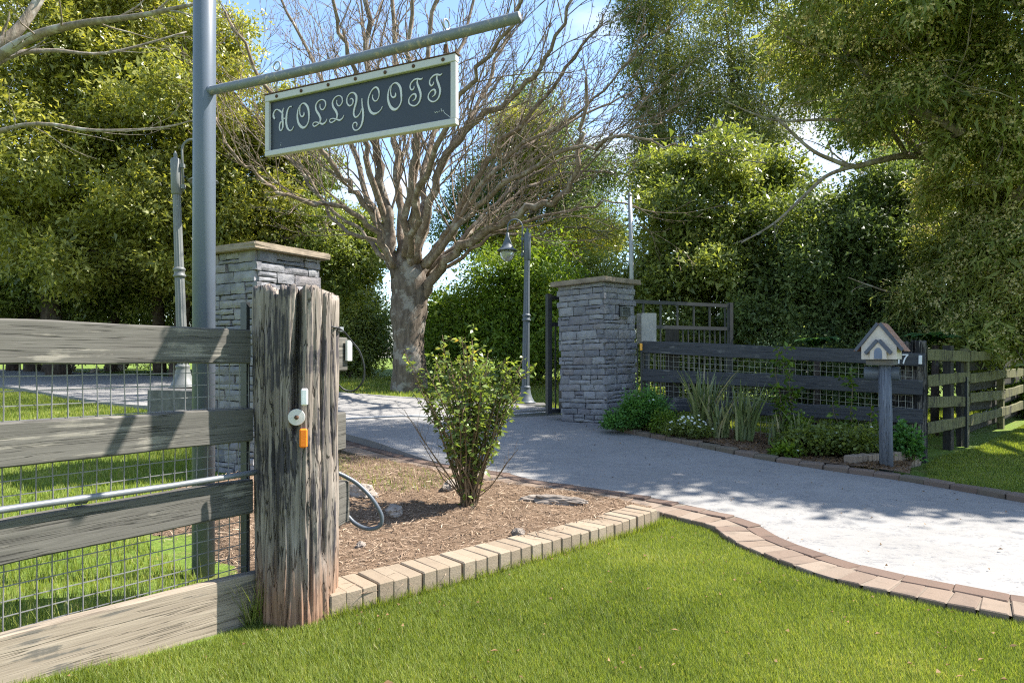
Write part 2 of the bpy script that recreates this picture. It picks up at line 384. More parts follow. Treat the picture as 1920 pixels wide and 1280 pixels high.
LEAF = {
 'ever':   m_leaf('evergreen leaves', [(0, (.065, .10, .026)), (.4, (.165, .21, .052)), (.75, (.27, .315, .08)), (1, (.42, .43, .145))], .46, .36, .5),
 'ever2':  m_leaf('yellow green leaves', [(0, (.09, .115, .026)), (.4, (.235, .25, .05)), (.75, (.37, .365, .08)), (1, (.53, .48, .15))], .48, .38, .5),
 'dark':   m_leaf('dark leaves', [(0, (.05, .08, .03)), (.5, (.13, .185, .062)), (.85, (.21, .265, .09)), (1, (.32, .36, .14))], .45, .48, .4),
 'bright': m_leaf('bright leaves', [(0, (.06, .11, .014)), (.45, (.145, .235, .028)), (.8, (.25, .34, .045)), (1, (.40, .43, .08))], .46, .4, .4),
 'acacia': m_leaf('acacia leaves', [(0, (.105, .14, .04)), (.4, (.225, .27, .07)), (.8, (.34, .36, .105)), (1, (.45, .43, .16))], .5, .45, .4),
 'blossom': m_leaf('acacia blossom', [(0, (.58, .50, .24)), (1, (.76, .69, .40))], .4, .8, .1, (1, 1, .8)),
 'pine':   m_leaf('wispy leaves', [(0, (.06, .08, .025)), (.5, (.155, .185, .052)), (1, (.32, .32, .10))], .4, .5, .3),
 'rose':   m_leaf('rose leaves', [(0, (.085, .125, .028)), (.45, (.20, .27, .06)), (.78, (.35, .41, .10)), (.9, (.48, .40, .11)), (1, (.54, .31, .09))], .42, .35, .55),
 'herb':   m_leaf('herb leaves', [(0, (.055, .125, .03)), (.5, (.12, .27, .06)), (1, (.24, .42, .10))], .4, .45, .4),
 'flax':   m_leaf('strap leaves', [(0, (.07, .10, .03)), (.5, (.16, .20, .075)), (.85, (.31, .32, .15)), (1, (.45, .39, .23))], .25, .4, .45),
 'fern':   m_leaf('fern leaves', [(0, (.05, .13, .05)), (.6, (.11, .25, .10)), (1, (.2, .35, .13))], .4, .45, .4),
 'petal':  m_leaf('white petals', [(0, (.62, .63, .55)), (1, (.78, .78, .72))], .25, .7, .2, (1, 1, 1)),
 'grass':  m_leaf('lawn grass', [(0, (.085, .125, .022)), (.35, (.175, .235, .042)), (.7, (.265, .32, .068)), (.9, (.36, .38, .11)), (1, (.47, .42, .2))], .5, .45, .3, (1.2, 1.15, .5)),
 'straw':  m_leaf('mulch straw', [(0, (.09, .058, .04)), (.45, (.24, .163, .108)), (.8, (.38, .28, .195)), (1, (.54, .44, .32))], .05, .8, .15, (1, 1, 1)),
 'dry':    m_leaf('dry leaves', [(0, (.10, .06, .03)), (.6, (.22, .13, .06)), (1, (.34, .22, .11))], .2, .7, .2, (1, 1, 1)),
}
def leaf_mesh(name, P, A, Nn, L, Wd, tint, fold=.22, droop=.12, tri=False):
    """one folded quad per leaf: P base, A axis, Nn rough normal, L length, Wd width arrays"""
    A = A/np.maximum(np.linalg.norm(A, axis=1, keepdims=True), 1e-6)
    B = np.cross(Nn, A); B /= np.maximum(np.linalg.norm(B, axis=1, keepdims=True), 1e-6)
    U = np.cross(A, B)
    L = L[:, None]; Wd = Wd[:, None]
    n = len(P)
    if tri:
        V = np.stack([P-B*Wd*.42, P+A*L-U*L*droop, P+B*Wd*.58+A*L*.35], 1).reshape(-1, 3)
        return np_mesh(name, V, np.arange(3*n).reshape(n, 3), np.repeat(tint, 3))
    mid = P+A*L*.45
    V = np.stack([P, mid+B*Wd*.5+U*Wd*fold, P+A*L-U*L*droop, mid-B*Wd*.5+U*Wd*fold], 1).reshape(-1, 3)
    n = len(P); Q = np.arange(4*n).reshape(n, 4)
    return np_mesh(name, V, Q, np.repeat(tint, 4))
def crown_leaves(seed, blobs, n_twigs, per, size, aspect=.5, spread=.22, droop=.2, thick=.30, lump=.2, upn=.6, tint_lo=0.0, tint_hi=1.0, fill=.55, cr=None):
    """leaf arrays: flattened leaf clumps with gaps between them, spread through ellipsoid blobs (c, r[, weight]) in world space"""
    g = np.random.default_rng(seed)
    c = np.array([b[0] for b in blobs], float); r = np.array([b[1] for b in blobs], float)
    CC = []; CR = []; CB = []; CW = []
    for i, b in enumerate(blobs):
        rm = float(np.prod(r[i])**(1/3)); q = cr or (.13+.22*rm)
        m = max(5, int(fill*rm**3/(q**3*.6)))
        dd = g.normal(size=(m, 3)); dd /= np.linalg.norm(dd, axis=1, keepdims=True)
        lm = 1+lump*(np.sin(dd[:, 0]*4+i)*np.sin(dd[:, 1]*5+2*i)+.5*np.sin(dd[:, 2]*7+i))
        rad = np.clip(1-np.abs(g.normal(0, thick*1.1, m)), .25, 1)*lm
        CC.append(c[i]+dd*r[i]*rad[:, None]); qs = q*np.exp(g.normal(0, .3, m)); CR.append(qs); CB += [i]*m
        CW.append(qs**2/np.sum(qs**2)*(r[i][0]*r[i][1]+r[i][1]*r[i][2]+r[i][0]*r[i][2])*(b[2] if len(b) > 2 else 1.0))
    CC = np.concatenate(CC); CR = np.concatenate(CR); CW = np.concatenate(CW); CW /= CW.sum(); CB = np.array(CB)
    ctint = g.normal(0, .12, len(CC))
    j = g.choice(len(CC), n_twigs, p=CW); k = CB[j]
    e = g.normal(size=(n_twigs, 3)); e /= np.linalg.norm(e, axis=1, keepdims=True); e *= (g.random(n_twigs)**.45)[:, None]
    tp = CC[j]+e*np.array([1, 1, .6])*CR[j][:, None]
    d = (CC[j]-c[k])/r[k]*.6+e; d /= np.maximum(np.linalg.norm(d, axis=1, keepdims=True), 1e-6)
    tdir = d+np.array([0, 0, .25])+g.normal(0, .45, (n_twigs, 3)); tdir /= np.linalg.norm(tdir, axis=1, keepdims=True)
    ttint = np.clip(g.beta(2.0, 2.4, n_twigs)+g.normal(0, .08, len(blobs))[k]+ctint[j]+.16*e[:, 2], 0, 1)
    n = n_twigs*per
    T = np.repeat(tp, per, 0); TD = np.repeat(tdir, per, 0)
    along = g.uniform(-.6, 1.0, n)[:, None]
    P = T+TD*along*spread*1.3+g.normal(0, spread*.42, (n, 3))
    A = TD*.7+g.normal(0, .6, (n, 3))+np.array([0, 0, -droop])
    Nn = np.repeat(d, per, 0)*.45+g.normal(0, .5, (n, 3))+np.array([0, 0, upn])
    L = size*np.exp(g.normal(-.03, .28, n))
    tint = np.clip(np.repeat(ttint, per)*.75+g.uniform(0, .3, n)-.03, 0, 1)
    tint = tint_lo+(tint_hi-tint_lo)*tint
    return P, A, Nn, L, L*aspect*g.uniform(.8, 1.2, n), tint
def crown(name, parent, mat, seed, blobs, n_twigs, per, size, core=.16, **kw):
    a = crown_leaves(seed, blobs, n_twigs, per, size, **kw)
    if core:            # coarse leaf mass deep inside the crown
        kk = dict(kw); kk['thick'] = .12
        b = crown_leaves(seed+900, [(q[0], tuple(.5*x for x in q[1])) for q in blobs], int(n_twigs*core*1.6), 6, size*1.6, **kk)
        a = [np.concatenate([u, w]) for u, w in zip(a, b)]
    o0 = np.array(W[parent].translation)
    me = leaf_mesh(name, a[0]-o0, *a[1:], tri=True)
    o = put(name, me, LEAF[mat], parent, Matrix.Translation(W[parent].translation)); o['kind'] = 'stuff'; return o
def wob(p0, p1, n, amp, rng, lift=0.0):
    """wandering polyline from p0 to p1, bowed upwards by lift"""
    p0, p1 = Vector(p0), Vector(p1); out = []
    for i in range(n):
        t = i/(n-1); e = math.sin(math.pi*t)
        out.append(p0.lerp(p1, t)+Vector((rng.uniform(-1, 1), rng.uniform(-1, 1), rng.uniform(-1, 1)))*amp*e+Vector((0, 0, lift*e)))
    return out
def branch_out(mb, pts, r0, r1, level, maxlev, rng, dens, spread=.75, up=.35, ratio=.42, t0=.18, minr=.004):
    """twigs along a limb, recursive"""
    L = sum((Vector(b)-Vector(a)).length for a, b in zip(pts, pts[1:]))
    n = max(2, int(L*dens))
    P = resample(pts, 24)
    for i in range(n):
        t = t0+(1-t0)*(i+rng.random())/n
        k = min(int(t*23), 22); p = P[k].lerp(P[k+1], t*23-k) if t < 1 else P[23]
        tan = (P[k+1]-P[k]).normalized()
        side = Vector((rng.gauss(0, 1), rng.gauss(0, 1), rng.gauss(0, 1))); side = (side-tan*side.dot(tan)).normalized()
        d = (tan+side*spread*rng.uniform(.5, 1.2)+Vector((0, 0, up))).normalized()
        l = L*ratio*rng.uniform(.45, 1.1)*(1.15-.65*t)
        q = [p]; dd = d.copy(); m = 5
        for j in range(m-1):
            dd = (dd+Vector((rng.gauss(0, .16), rng.gauss(0, .16), rng.gauss(0, .13)+up*.22))).normalized(); q.append(q[-1]+dd*l/(m-1))
        rr = max((r0+(r1-r0)*t)*rng.uniform(.38, .62), minr); re = max(rr*.3, minr*.6)
        mb.tube(q, [rr+(re-rr)*j/(m-1) for j in range(m)], 5 if level < 2 else 3, cap=False)
        if level < maxlev: branch_out(mb, q, rr, re, level+1, maxlev, rng, dens*1.32, spread, up*.7, ratio*1.02, .2, minr)
# ================================================================== SETTING
def build_ground():
    def axis(lo, hi, mid0, mid1, step, grow):
        a = list(np.arange(mid0, mid1+1e-6, step)); s = step; x = a[-1]
        while x < hi: s *= grow; x += s; a.append(x)
        s = step; x = a[0]
        while x > lo: s *= grow; x -= s; a.insert(0, x)
        return np.array(a)
    xs = axis(-900, 900, -14, 12, .3, 1.25); ys = axis(-60, 1500, 0, 26, .3, 1.25)
    X, Y = np.meshgrid(xs, ys); Z = gz(X, Y)-.03
    V = np.stack([X, Y, Z], 2).reshape(-1, 3); nx = len(xs); i, j = np.meshgrid(np.arange(nx-1), np.arange(len(ys)-1))
    b = (j*nx+i).ravel(); Q = np.stack([b, b+1, b+nx+1, b+nx], 1)
    tag(put('ground', np_mesh('ground', V, Q, smooth=True), M['ground']), 'gently rising turf and earth under the garden', kind='structure')
build_ground()
def loft(name, A, B, n, m, mat, dz, skirt=.18, label=None, extra=None):
    A = resample(A, n); B = resample(B, n); V = []
    for a, b in zip(A, B):
        for j in range(m+1):
            p = a.lerp(b, j/m); V.append((p.x, p.y, gzf(p.x, p.y)+dz+(extra(p.x, p.y) if extra else 0)))
    F = [(i*(m+1)+j, i*(m+1)+j+1, (i+1)*(m+1)+j+1, (i+1)*(m+1)+j) for i in range(n-1) for j in range(m)]
    mb = MB(); mb.v = V; mb.f = F
    ring = [j for j in range(m+1)]+[(i+1)*(m+1)-1 for i in range(1, n)]+[(n-1)*(m+1)+j for j in range(m-1, -1, -1)]+[i*(m+1) for i in range(n-2, 0, -1)]
    b0 = len(mb.v); mb.v = mb.v+[(V[k][0], V[k][1], V[k][2]-skirt) for k in ring]; L = len(ring)
    mb.f = mb.f+[(ring[k], ring[(k+1) % L], b0+(k+1) % L, b0+k) for k in range(L)]
    o = mb.build(name, mat, None, origin=(0, 0, 0)); tag(o, label, kind='structure'); return o
SL = [(585, 806), (650, 827), (800, 866), (940, 887), (1000, 901), (1168, 925), (1297, 951), (1407, 980), (1479, 1018), (1618, 1064), (1790, 1100), (1920, 1123), (2200, 1165), (2500, 1200)]
SR = [(1050, 779), (1100, 790), (1145, 803), (1180, 815), (1300, 838), (1420, 862), (1560, 885), (1700, 905), (1920, 945), (2150, 990), (2500, 1060)]
slab_l = catmull([gat(*p) for p in SL], 5); slab_r = catmull([gat(*p) for p in SR], 5)
slab_up = lambda x, y: .075*float(smooth((-.5-x)/1.2))
driveway = loft('driveway', slab_l, slab_r, 110, 14, M['concrete'], .012, label='pale concrete driveway curving up between the stone pillars', extra=slab_up)
tl = gat(590, 805); tr = gat(1052, 776)
rear_near = [tl, Vector((-2.6, 9.3, 0)), gat(305, 767), gat(200, 757), gat(75, 737), gat(0, 726), gat(-250, 705)]
rear_far = [tr, gat(950, 765), gat(800, 750), gat(640, 738), gat(480, 722), gat(337, 709), gat(0, 694), gat(-250, 688)]
loft('driveway', catmull(rear_near, 5), catmull(rear_far, 5), 80, 10, M['concrete'], .035, label='rear concrete drive running left behind the gate track', extra=lambda x, y: .05*float(smooth((x+1.6)/2.0))*float(1-smooth((y-10.5)/2.5)))
# gate track let into the drive
mb = MB(); tk = [tl+Vector((-.9, -.5, 0)), tl, tr, tr+(tr-tl)*.62]
tk = [Vector((p.x, p.y, gzf(p.x, p.y)+.04+slab_up(p.x, p.y))) for p in resample(tk, 30)]
mb.tube(tk, .014, 6)
tag(mb.build('gate_track', M['galv']), 'low steel gate track crossing the driveway behind the pillars', 'gate track')
# mulch bed between the brick edging, the post and the paver border
BED = [Vector((-.86, 3.22, 0)), Vector((-.70, 3.22, 0)), gat(1225, 962), gat(1100, 938), gat(940, 913), gat(800, 892), gat(640, 862), Vector((-2.2, 7.2, 0)), Vector((-2.9, 5.2, 0)), Vector((-1.45, 3.2, 0))]
bedz = lambda x, y: gzf(x, y)+.055+.03*math.sin(x*2.3+1)*math.sin(y*1.7)-.15*float(1-smooth((x+1.45+.725*(y-3.2)+.35*mnoise.noise(Vector((x*2.2, y*2.2, 5))))/.55))+.02*mnoise.noise(Vector((x*6, y*6, 1)))
def sheet(name, poly, zf, mat, label, step=.12):
    xs = [p[0] for p in poly]; ys = [p[1] for p in poly]
    bm = bmesh.new(); bm.faces.new([bm.verts.new((p[0], p[1], 0)) for p in poly])
    for ax, lo, hi in ((0, min(xs), max(xs)), (1, min(ys), max(ys))):
        for c in np.arange(lo+step, hi, step):
            co = [0, 0, 0]; no = [0, 0, 0]; co[ax] = c; no[ax] = 1
            bmesh.ops.bisect_plane(bm, geom=bm.verts[:]+bm.edges[:]+bm.faces[:], plane_co=co, plane_no=no)
    for v in bm.verts: v.co.z = zf(v.co.x, v.co.y)
    bmesh.ops.recalc_face_normals(bm, faces=bm.faces)
    if sum(f.normal.z for f in bm.faces) < 0: bmesh.ops.reverse_faces(bm, faces=bm.faces)
    me = bpy.data.meshes.new(name); bm.to_mesh(me); bm.free()
    return tag(put(name, me, mat), label, kind='structure')
sheet('garden_bed', BED, bedz, M['soil'], 'straw mulched garden bed behind the cream brick edging')
FENCE_R0 = Vector((1.80, 9.30, 0)); FENCE_R1 = Vector((4.66, 7.75, 0))
rb = [p for p in slab_r[10:]]
BED2 = [Vector((1.32, 8.95, 0))]+[gat(*p)+Vector((.10, .12, 0)) for p in SR[3:8]]+[Vector((4.50, 7.66, 0)), FENCE_R1+Vector((.1, .5, 0)), FENCE_R0+Vector((.3, .4, 0))]
bed2z = lambda x, y: gzf(x, y)+.06+.03*math.sin(x*3)*math.sin(y*2.5)
sheet('garden_bed', BED2, bed2z, M['soil'], 'planted garden bed in front of the dark rail fence')
# far hills closing the horizon
mb = MB(); n = 90
for i in range(n+1):
    a = math.pi*(-.15+1.3*i/n); r = 640
    h = 14+10*math.sin(i*.37)+7*math.sin(i*.83+1)
    mb.v += [(r*math.cos(a), r*math.sin(a), -1), ((r+60)*math.cos(a), (r+60)*math.sin(a), h)]
mb.f = [(2*i, 2*i+2, 2*i+3, 2*i+1) for i in range(n)]
tag(mb.build('hills', M['hill'], None, True, origin=(0, 0, 0)), 'low wooded hills on the horizon', kind='structure')
# ================================================================== BRICKWORK
def brick_mesh(name, lx, ly, lz, bev, jit, seed):
    rng = random.Random(seed); bm = bmesh.new(); bmesh.ops.create_cube(bm, size=1)
    for v in bm.verts: v.co = Vector((v.co.x*lx+rng.uniform(-jit, jit), v.co.y*ly+rng.uniform(-jit, jit), v.co.z*lz+rng.uniform(-jit, jit)))
    bmesh.ops.bevel(bm, geom=bm.edges[:], offset=bev, segments=1, affect='EDGES')
    me = bpy.data.meshes.new(name); bm.to_mesh(me); bm.free(); return me
def lay(name, meshes, path, step, root, zf, off=0.0, rng=random, mat=None, dz=0.0, turn=0.0, start=0.0, tilt=.02):
    """alike pieces set along a ground path"""
    pts = [Vector((p[0], p[1], 0)) for p in path]; L = sum((b-a).length for a, b in zip(pts, pts[1:]))
    n = int((L-start)/step); P = resample(pts, max(int(L/.01), 2)); out = []
    for i in range(n):
        s = start+(i+.5)*step; k = min(int(s/L*(len(P)-1)), len(P)-2)
        t = (P[min(k+4, len(P)-1)]-P[max(k-4, 0)]).normalized(); nrm = Vector((-t.y, t.x, 0))
        p = P[k]+nrm*off; z = zf(p.x, p.y)+dz+rng.uniform(-.003, .003)
        Mx = Matrix.Translation((p.x, p.y, z)) @ Matrix.Rotation(math.atan2(t.y, t.x)+turn+rng.uniform(-.02, .02), 4, 'Z') @ Matrix.Rotation(rng.uniform(-tilt, tilt), 4, 'X') @ Matrix.Rotation(rng.uniform(-tilt, tilt), 4, 'Y')
        out.append(put(name, rng.choice(meshes), mat, root, Mx))
    return out
rng = random.Random(3)
e0 = Vector((-.83, 3.12, 0)); e1 = gat(1243, 976)
em = [brick_mesh('brick', .0812, .225, .13, .006, .0018, i) for i in range(5)]
root = empty('brick_edging', (e0.x, e0.y, 0), 'row of cream bricks on edge between mulch bed and front lawn', 'brick edging')
for me in em: me.materials.append(M['brick'])
lay('brick', em, [e0, e0.lerp(e1, .33)+Vector((.015, -.02, 0)), e0.lerp(e1, .7)+Vector((.02, -.02, 0)), e1], .084, root, gzf, off=.11, rng=rng, dz=.026, tilt=.012)
mb = MB(); en = (e1-e0).normalized(); nn = Vector((-en.y, en.x, 0))
mb.add([e0+nn*.03+Vector((0, 0, .066)), e1+nn*.03+Vector((0, 0, .066)), e1+nn*.2+Vector((0, 0, .066)), e0+nn*.2+Vector((0, 0, .066)), e0+nn*.03-Vector((0, 0, .05)), e1+nn*.03-Vector((0, 0, .05)), e1+nn*.2-Vector((0, 0, .05)), e0+nn*.2-Vector((0, 0, .05))], [(0, 1, 2, 3), (0, 4, 5, 1), (1, 5, 6, 2), (2, 6, 7, 3), (3, 7, 4, 0)])
mb.build('mortar', M['mortar_light'], root)
# paver border: dark stretchers beside the slab, paler headers outside
root = empty('paver_border', (slab_l[0].x, slab_l[0].y, gzf(slab_l[0].x, slab_l[0].y)), 'two row brick paver border along the near side of the driveway', 'paver border')
pin = [brick_mesh('paver', .226, .118, .06, .005, .003, 20+i) for i in range(5)]
pout = [brick_mesh('paver', .114, .205, .06, .005, .003, 30+i) for i in range(5)]
for me in pin: me.materials.append(M['paver_in'])
for me in pout: me.materials.append(M['paver'])
def offs(path, d):
    out = []
    for i, p in enumerate(path):
        t = (path[min(i+1, len(path)-1)]-path[max(i-1, 0)]).normalized(); out.append(Vector((p.x+t.y*d, p.y-t.x*d, 0)))
    return out
lay('paver', pin, offs(slab_l, .066), .233, root, gzf, rng=rng, dz=-.012)
lay('paver', pout, offs(slab_l, .232), .121, root, gzf, rng=rng, dz=-.014)
ia = offs(slab_l, .004); ib = offs(slab_l, .335)
mb = MB(); n = len(ia)
mb.v = [(p.x, p.y, gzf(p.x, p.y)+.010) for q in (ia, ib) for p in q]; mb.f = [(i, i+1, n+i+1, n+i) for i in range(n-1)]
mb.build('mortar_bed', M['mortar_light'], root)
# raised kerb on the far side
root = empty('brick_kerb', (slab_r[12].x, slab_r[12].y, gzf(slab_r[12].x, slab_r[12].y)), 'raised brown brick kerb on the far side of the driveway', 'kerb')
km = [brick_mesh('kerb_brick', .222, .13, .10, .012, .005, 40+i) for i in range(5)]
for me in km: me.materials.append(M['kerb'])
lay('kerb_brick', km, offs(slab_r[14:], -.07), .225, root, gzf, rng=rng, dz=.012)
# low brick end wall of the planted bed
wpath = [gat(1596, 884)+Vector((0, .05, 0)), gat(1731, 866)+Vector((0, .05, 0))]
root = empty('garden_wall', (wpath[0].x, wpath[0].y, 0), 'low wall of upright dull bricks beside the mailbox post', 'garden wall')
wm = [brick_mesh('brick', .080, .11, .20, .008, .005, 60+i) for i in range(4)]
for me in wm: me.materials.append(M['brick_dull'])
lay('brick', wm, wpath, .091, root, gzf, rng=rng, dz=.055)
# ================================================================== NEAR FENCE
FA = Vector((-1.71, 2.29, 0)); FB = Vector((-1.17, 3.10, 0)); FD = (FB-FA).normalized(); FN = Vector((FD.y, -FD.x, 0))   # FN faces the lawn
def timber(name, lx, h, th, mat, parent, p0, p1, seed=0, nseg=26, wav=.0028, bev=.006):
    """sawn board with slightly wandering edges, local X along its length"""
    r = random.Random(seed); bm = bmesh.new()
    ring = [(-th/2, -h/2+bev), (-th/2+bev, -h/2), (th/2-bev, -h/2), (th/2, -h/2+bev), (th/2, h/2-bev), (th/2-bev, h/2), (-th/2+bev, h/2), (-th/2, h/2-bev)]
    a, b = r.uniform(0, 6), r.uniform(0, 6); rows = []
    for i in range(nseg+1):
        x = lx*i/nseg
        du = wav*(math.sin(x*3.1+a)+.5*math.sin(x*9.7+b))+r.uniform(-.4, .4)*wav; dl = wav*(math.sin(x*2.3+b)+.5*math.sin(x*11+a))+r.uniform(-.4, .4)*wav
        rows.append([bm.verts.new((x, y, z+(du if z > 0 else dl))) for y, z in ring])
    for q, w in zip(rows, rows[1:]):
        for k in range(8): bm.faces.new((q[k], q[(k+1) % 8], w[(k+1) % 8], w[k]))
    bm.faces.new(rows[0][::-1]); bm.faces.new(rows[-1]); bmesh.ops.recalc_face_normals(bm, faces=bm.faces)
    me = bpy.data.meshes.new(name); bm.to_mesh(me); bm.free()
    return put(name, me, mat, parent, frame(p0, p1))
def wire_net(parent, p0, p1, zb0, zt0, zb1, zt1, step, r, mat, seed=1, name='wire_mesh'):
    mb = MB(); g = random.Random(seed); L = (p1-p0).length; n = int(L/step); d = (p1-p0).normalized(); nrm = Vector((-d.y, d.x, 0))
    for i in range(n+1):
        t = i/n; p = p0.lerp(p1, t); b = zb0+(zb1-zb0)*t; tt = zt0+(zt1-zt0)*t
        ph = g.uniform(0, 6)
        pts = [p+Vector((0, 0, b+(tt-b)*k/6))+nrm*.003*math.sin(k*1.3+ph)+d*.002*math.sin(k*2.1+ph) for k in range(7)]
        mb.tube(pts, r, 4, cap=False)
    m = int(max(zt0-zb0, zt1-zb1)/step)
    for j in range(m+1):
        t = j/m
        pts = [p0.lerp(p1, k/14)+Vector((0, 0, (zb0+(zt0-zb0)*t)*(1-k/14)+(zb1+(zt1-zb1)*t)*k/14))+nrm*(r*1.6+.003*math.sin(k*1.7+j)) for k in range(15)]
        mb.tube(pts, r, 4, cap=False)
    o = mb.build(name, mat, parent); o['kind'] = 'stuff'; return o
F0 = FA-FD*1.6; F1 = FB-FD*.005
root = empty('rail_fence', (FB.x, FB.y, 0), 'near faded timber rail fence with wire mesh, left of the old post', 'fence')
LR = (F1-F0).length
for i, (zt, h) in enumerate(((1.302, .155), (.950, .152), (.624, .152))):
    p0 = F0-FN*.028+Vector((0, 0, zt-h/2)); p1 = F1-FN*.028+Vector((0, 0, zt-h/2))
    if i == 0: p1 = p1-FD*.012
    timber('rail', (p1-p0).length, h, .05, M['rail_near'], root, p0, p1, 11+i)
wire_net(root, F0-FN*.062, F1-FN*.062+FD*.02, .10, 1.16, .06, 1.16, .0505, .0023, M['wire'], 2)
p0 = F0-FN*.01+Vector((0, 0, .20)); p1 = FB+FD*.02-FN*.01+Vector((0, 0, .085))
timber('base_board', (p1-p0).length, .23, .055, M['sleeper'], root, p0, p1, 21)
mb = MB(); c = FB-FN*.085+FD*.012
mb.box((c.x, c.y, .70), (.018, .045, 1.46), math.atan2(FD.y, FD.x)); mb.build('edge_bar', M['gate_steel'], root)
# electric conduit along the rails, with its loop right of the post
root = empty('conduit', (FB.x, FB.y, .66), 'grey steel conduit along the near fence ending in a flexible loop', 'conduit')
q0 = F0+FN*.022+Vector((0, 0, .665)); q1 = FB+FN*.022+FD*.08+Vector((0, 0, .662))
MB().tube([q0.lerp(q1, t)+Vector((0, 0, -.006*math.sin(t*9))) for t in np.linspace(0, 1, 12)], .0125, 10).build('pipe', M['conduit'], root, True)
c0 = at(152, 936, 2.50); MB().tube([c0-FD*.018, c0+FD*.018], .0175, 10).build('coupling', M['tube'], root, True)
PC = Vector((-1.003, 3.18, 0))
loop = [at(628, 884, 3.34), at(648, 893, 3.36), at(672, 908, 3.38), at(698, 935, 3.38), at(715, 965, 3.38), at(712, 985, 3.38), at(690, 991, 3.38), at(665, 980, 3.4), at(645, 958, 3.42), at(630, 940, 3.44)]
MB().tube(catmull(loop, 7), .0105, 10).build('flexible_hose', M['tube'], root, True)
# ================================================================== OLD POST
def old_post(name, c, r, h, mat, seed, label, cat, gash=None, z0=-.05, tops=(.07, .03)):
    """split round post: fibrous sides, ragged top, a deep shake"""
    g = random.Random(seed); n, m = 200, 60; root = empty(name, (c.x, c.y, c.z), label, cat)
    off = Vector((seed*3.1, seed*1.7, 0)); V = []; F = []
    for j in range(m+1):
        t = j/m
        for k in range(n):
            a = 2*math.pi*k/n; ca, sa = math.cos(a), math.sin(a)
            top = h-tops[0]*max(0, mnoise.noise(Vector((ca*2.2, sa*2.2, 4))+off))*1.6-tops[1]*abs(mnoise.noise(Vector((ca*9, sa*9, 1))+off))*2
            z = z0+(top-z0)*t
            rr = r*(1+.03*math.cos(4*a-1.1)+.05*(1-t)**3+.02*math.sin(z*2.2+seed))
            rr += r*.055*mnoise.noise(Vector((ca*3, sa*3, z*.7))+off)+r*.05*mnoise.noise(Vector((ca*9, sa*9, z*.5))+off)+r*.05*mnoise.noise(Vector((ca*24, sa*24, z*1.1))+off)-r*.07*abs(mnoise.noise(Vector((ca*11+.8*math.sin(z*3), sa*11, z*1.6))+off*2))-r*.06*max(0, mnoise.noise(Vector((ca*3.2, sa*3.2, z*2.6))+off*3))-r*.06*abs(mnoise.noise(Vector((ca*38, sa*38, z*2.2))+off))
            for ga, gw, gd, zlo, zhi in (gash or []):
                da = math.atan2(math.sin(a-ga-.06*math.sin(z*5)), math.cos(a-ga-.06*math.sin(z*5)))
                dep = gd*max(0, 1-abs(da)/(gw*(1+.4*math.sin(z*7))))*float(smooth((z-zlo)/.15))*float(1-smooth((z-zhi)/.1))
                rr -= dep*r
            V.append((rr*ca, rr*sa, z))
    for j in range(m):
        for k in range(n): F.append((j*n+k, j*n+(k+1) % n, (j+1)*n+(k+1) % n, (j+1)*n+k))
    # ragged top sinks towards the heart
    prev = m*n
    for s, (f, dz) in enumerate(((.8, .0), (.55, -.015), (.3, -.03), (.08, -.035))):
        b = len(V)
        for k in range(n):
            x, y, z = V[m*n+k]; q = mnoise.noise(Vector((x*40, y*40, s)))*.018
            V.append((x*f, y*f, z+dz+q))
        F += [(prev+k, prev+(k+1) % n, b+(k+1) % n, b+k) for k in range(n)]; prev = b
    F.append(tuple(prev+k for k in range(n)))
    mb = MB(); mb.v = V; mb.f = F; me = mb.mesh('timber', True)
    put('timber', me, mat, root, Matrix.Translation(c)); return root
fr = math.atan2(-PC.y, -PC.x)        # direction from the post to the camera
post = old_post('gate_post', PC, .180, 1.50, M['old_post'], 5, 'massive split weathered timber post in the foreground with reflectors', 'post',
    [(fr+.02, .12, .55, .78, 9), (fr-.62, .08, .22, .1, .9), (fr+.75, .07, .25, .2, 9), (fr+1.15, .09, .22, .6, 9), (fr-1.0, .05, .2, .5, 9), (fr+.3, .05, .16, 0, .7), (fr-.25, .04, .18, -1, .8)], tops=(.05, .03))
def plate(name, px, py, D, w, h, t, mat, parent, bev=.004, rz=None, label=None):
    p = at(px, py, D); rz = rz if rz is not None else math.atan2(-p.x, p.y)*1.0
    me = brick_mesh(name, w, t, h, bev, 0.0, 1)
    o = put(name, me, mat, parent, Matrix.Translation(p) @ Matrix.Rotation(-math.atan2(p.x, p.y)+(rz or 0)*0, 4, 'Z'))
    if label: o['label'] = label
    return o
plate('reflector', 571, 744, 2.992, .030, .075, .02, M['white'], post, .006, label='white rectangular reflector')
plate('reflector', 569, 821, 2.988, .034, .084, .02, M['orange'], post, .006, label='orange rectangular reflector')
p = at(556, 782, 2.985); dv = (Vector((0, 0, EYE))-p); dv.z = 0; dv.normalize()
Md = dv.to_track_quat('Z', 'Y').to_matrix().to_4x4(); Md.translation = p
MB().lathe([(.012, -.014), (.0350, -.013), (.0365, -.003), (.0350, 0), (.012, .0012)], 28, M=Md).build('disc', M['disc'], post, False)
MB().lathe([(.008, 0), (.010, .004), (.006, .01)], 10, M=Md).build('screw', M['rust'], post, True)
# sawn rail ends on the far side of the post
for px, py, w, h, s in ((636, 664, .062, .165, 1), (633, 812, .055, .185, 2), (640, 948, .062, .205, 3)):
    p = at(px, py, 3.27); d = Vector((.22, .97, 0)).normalized()
    a = p-d*.13+Vector((-.05, 0, 0)); timber('rail_stub', .26, h, .065, M['rail_near'], post, a, a+d*.26, 30+s, 4, .001)
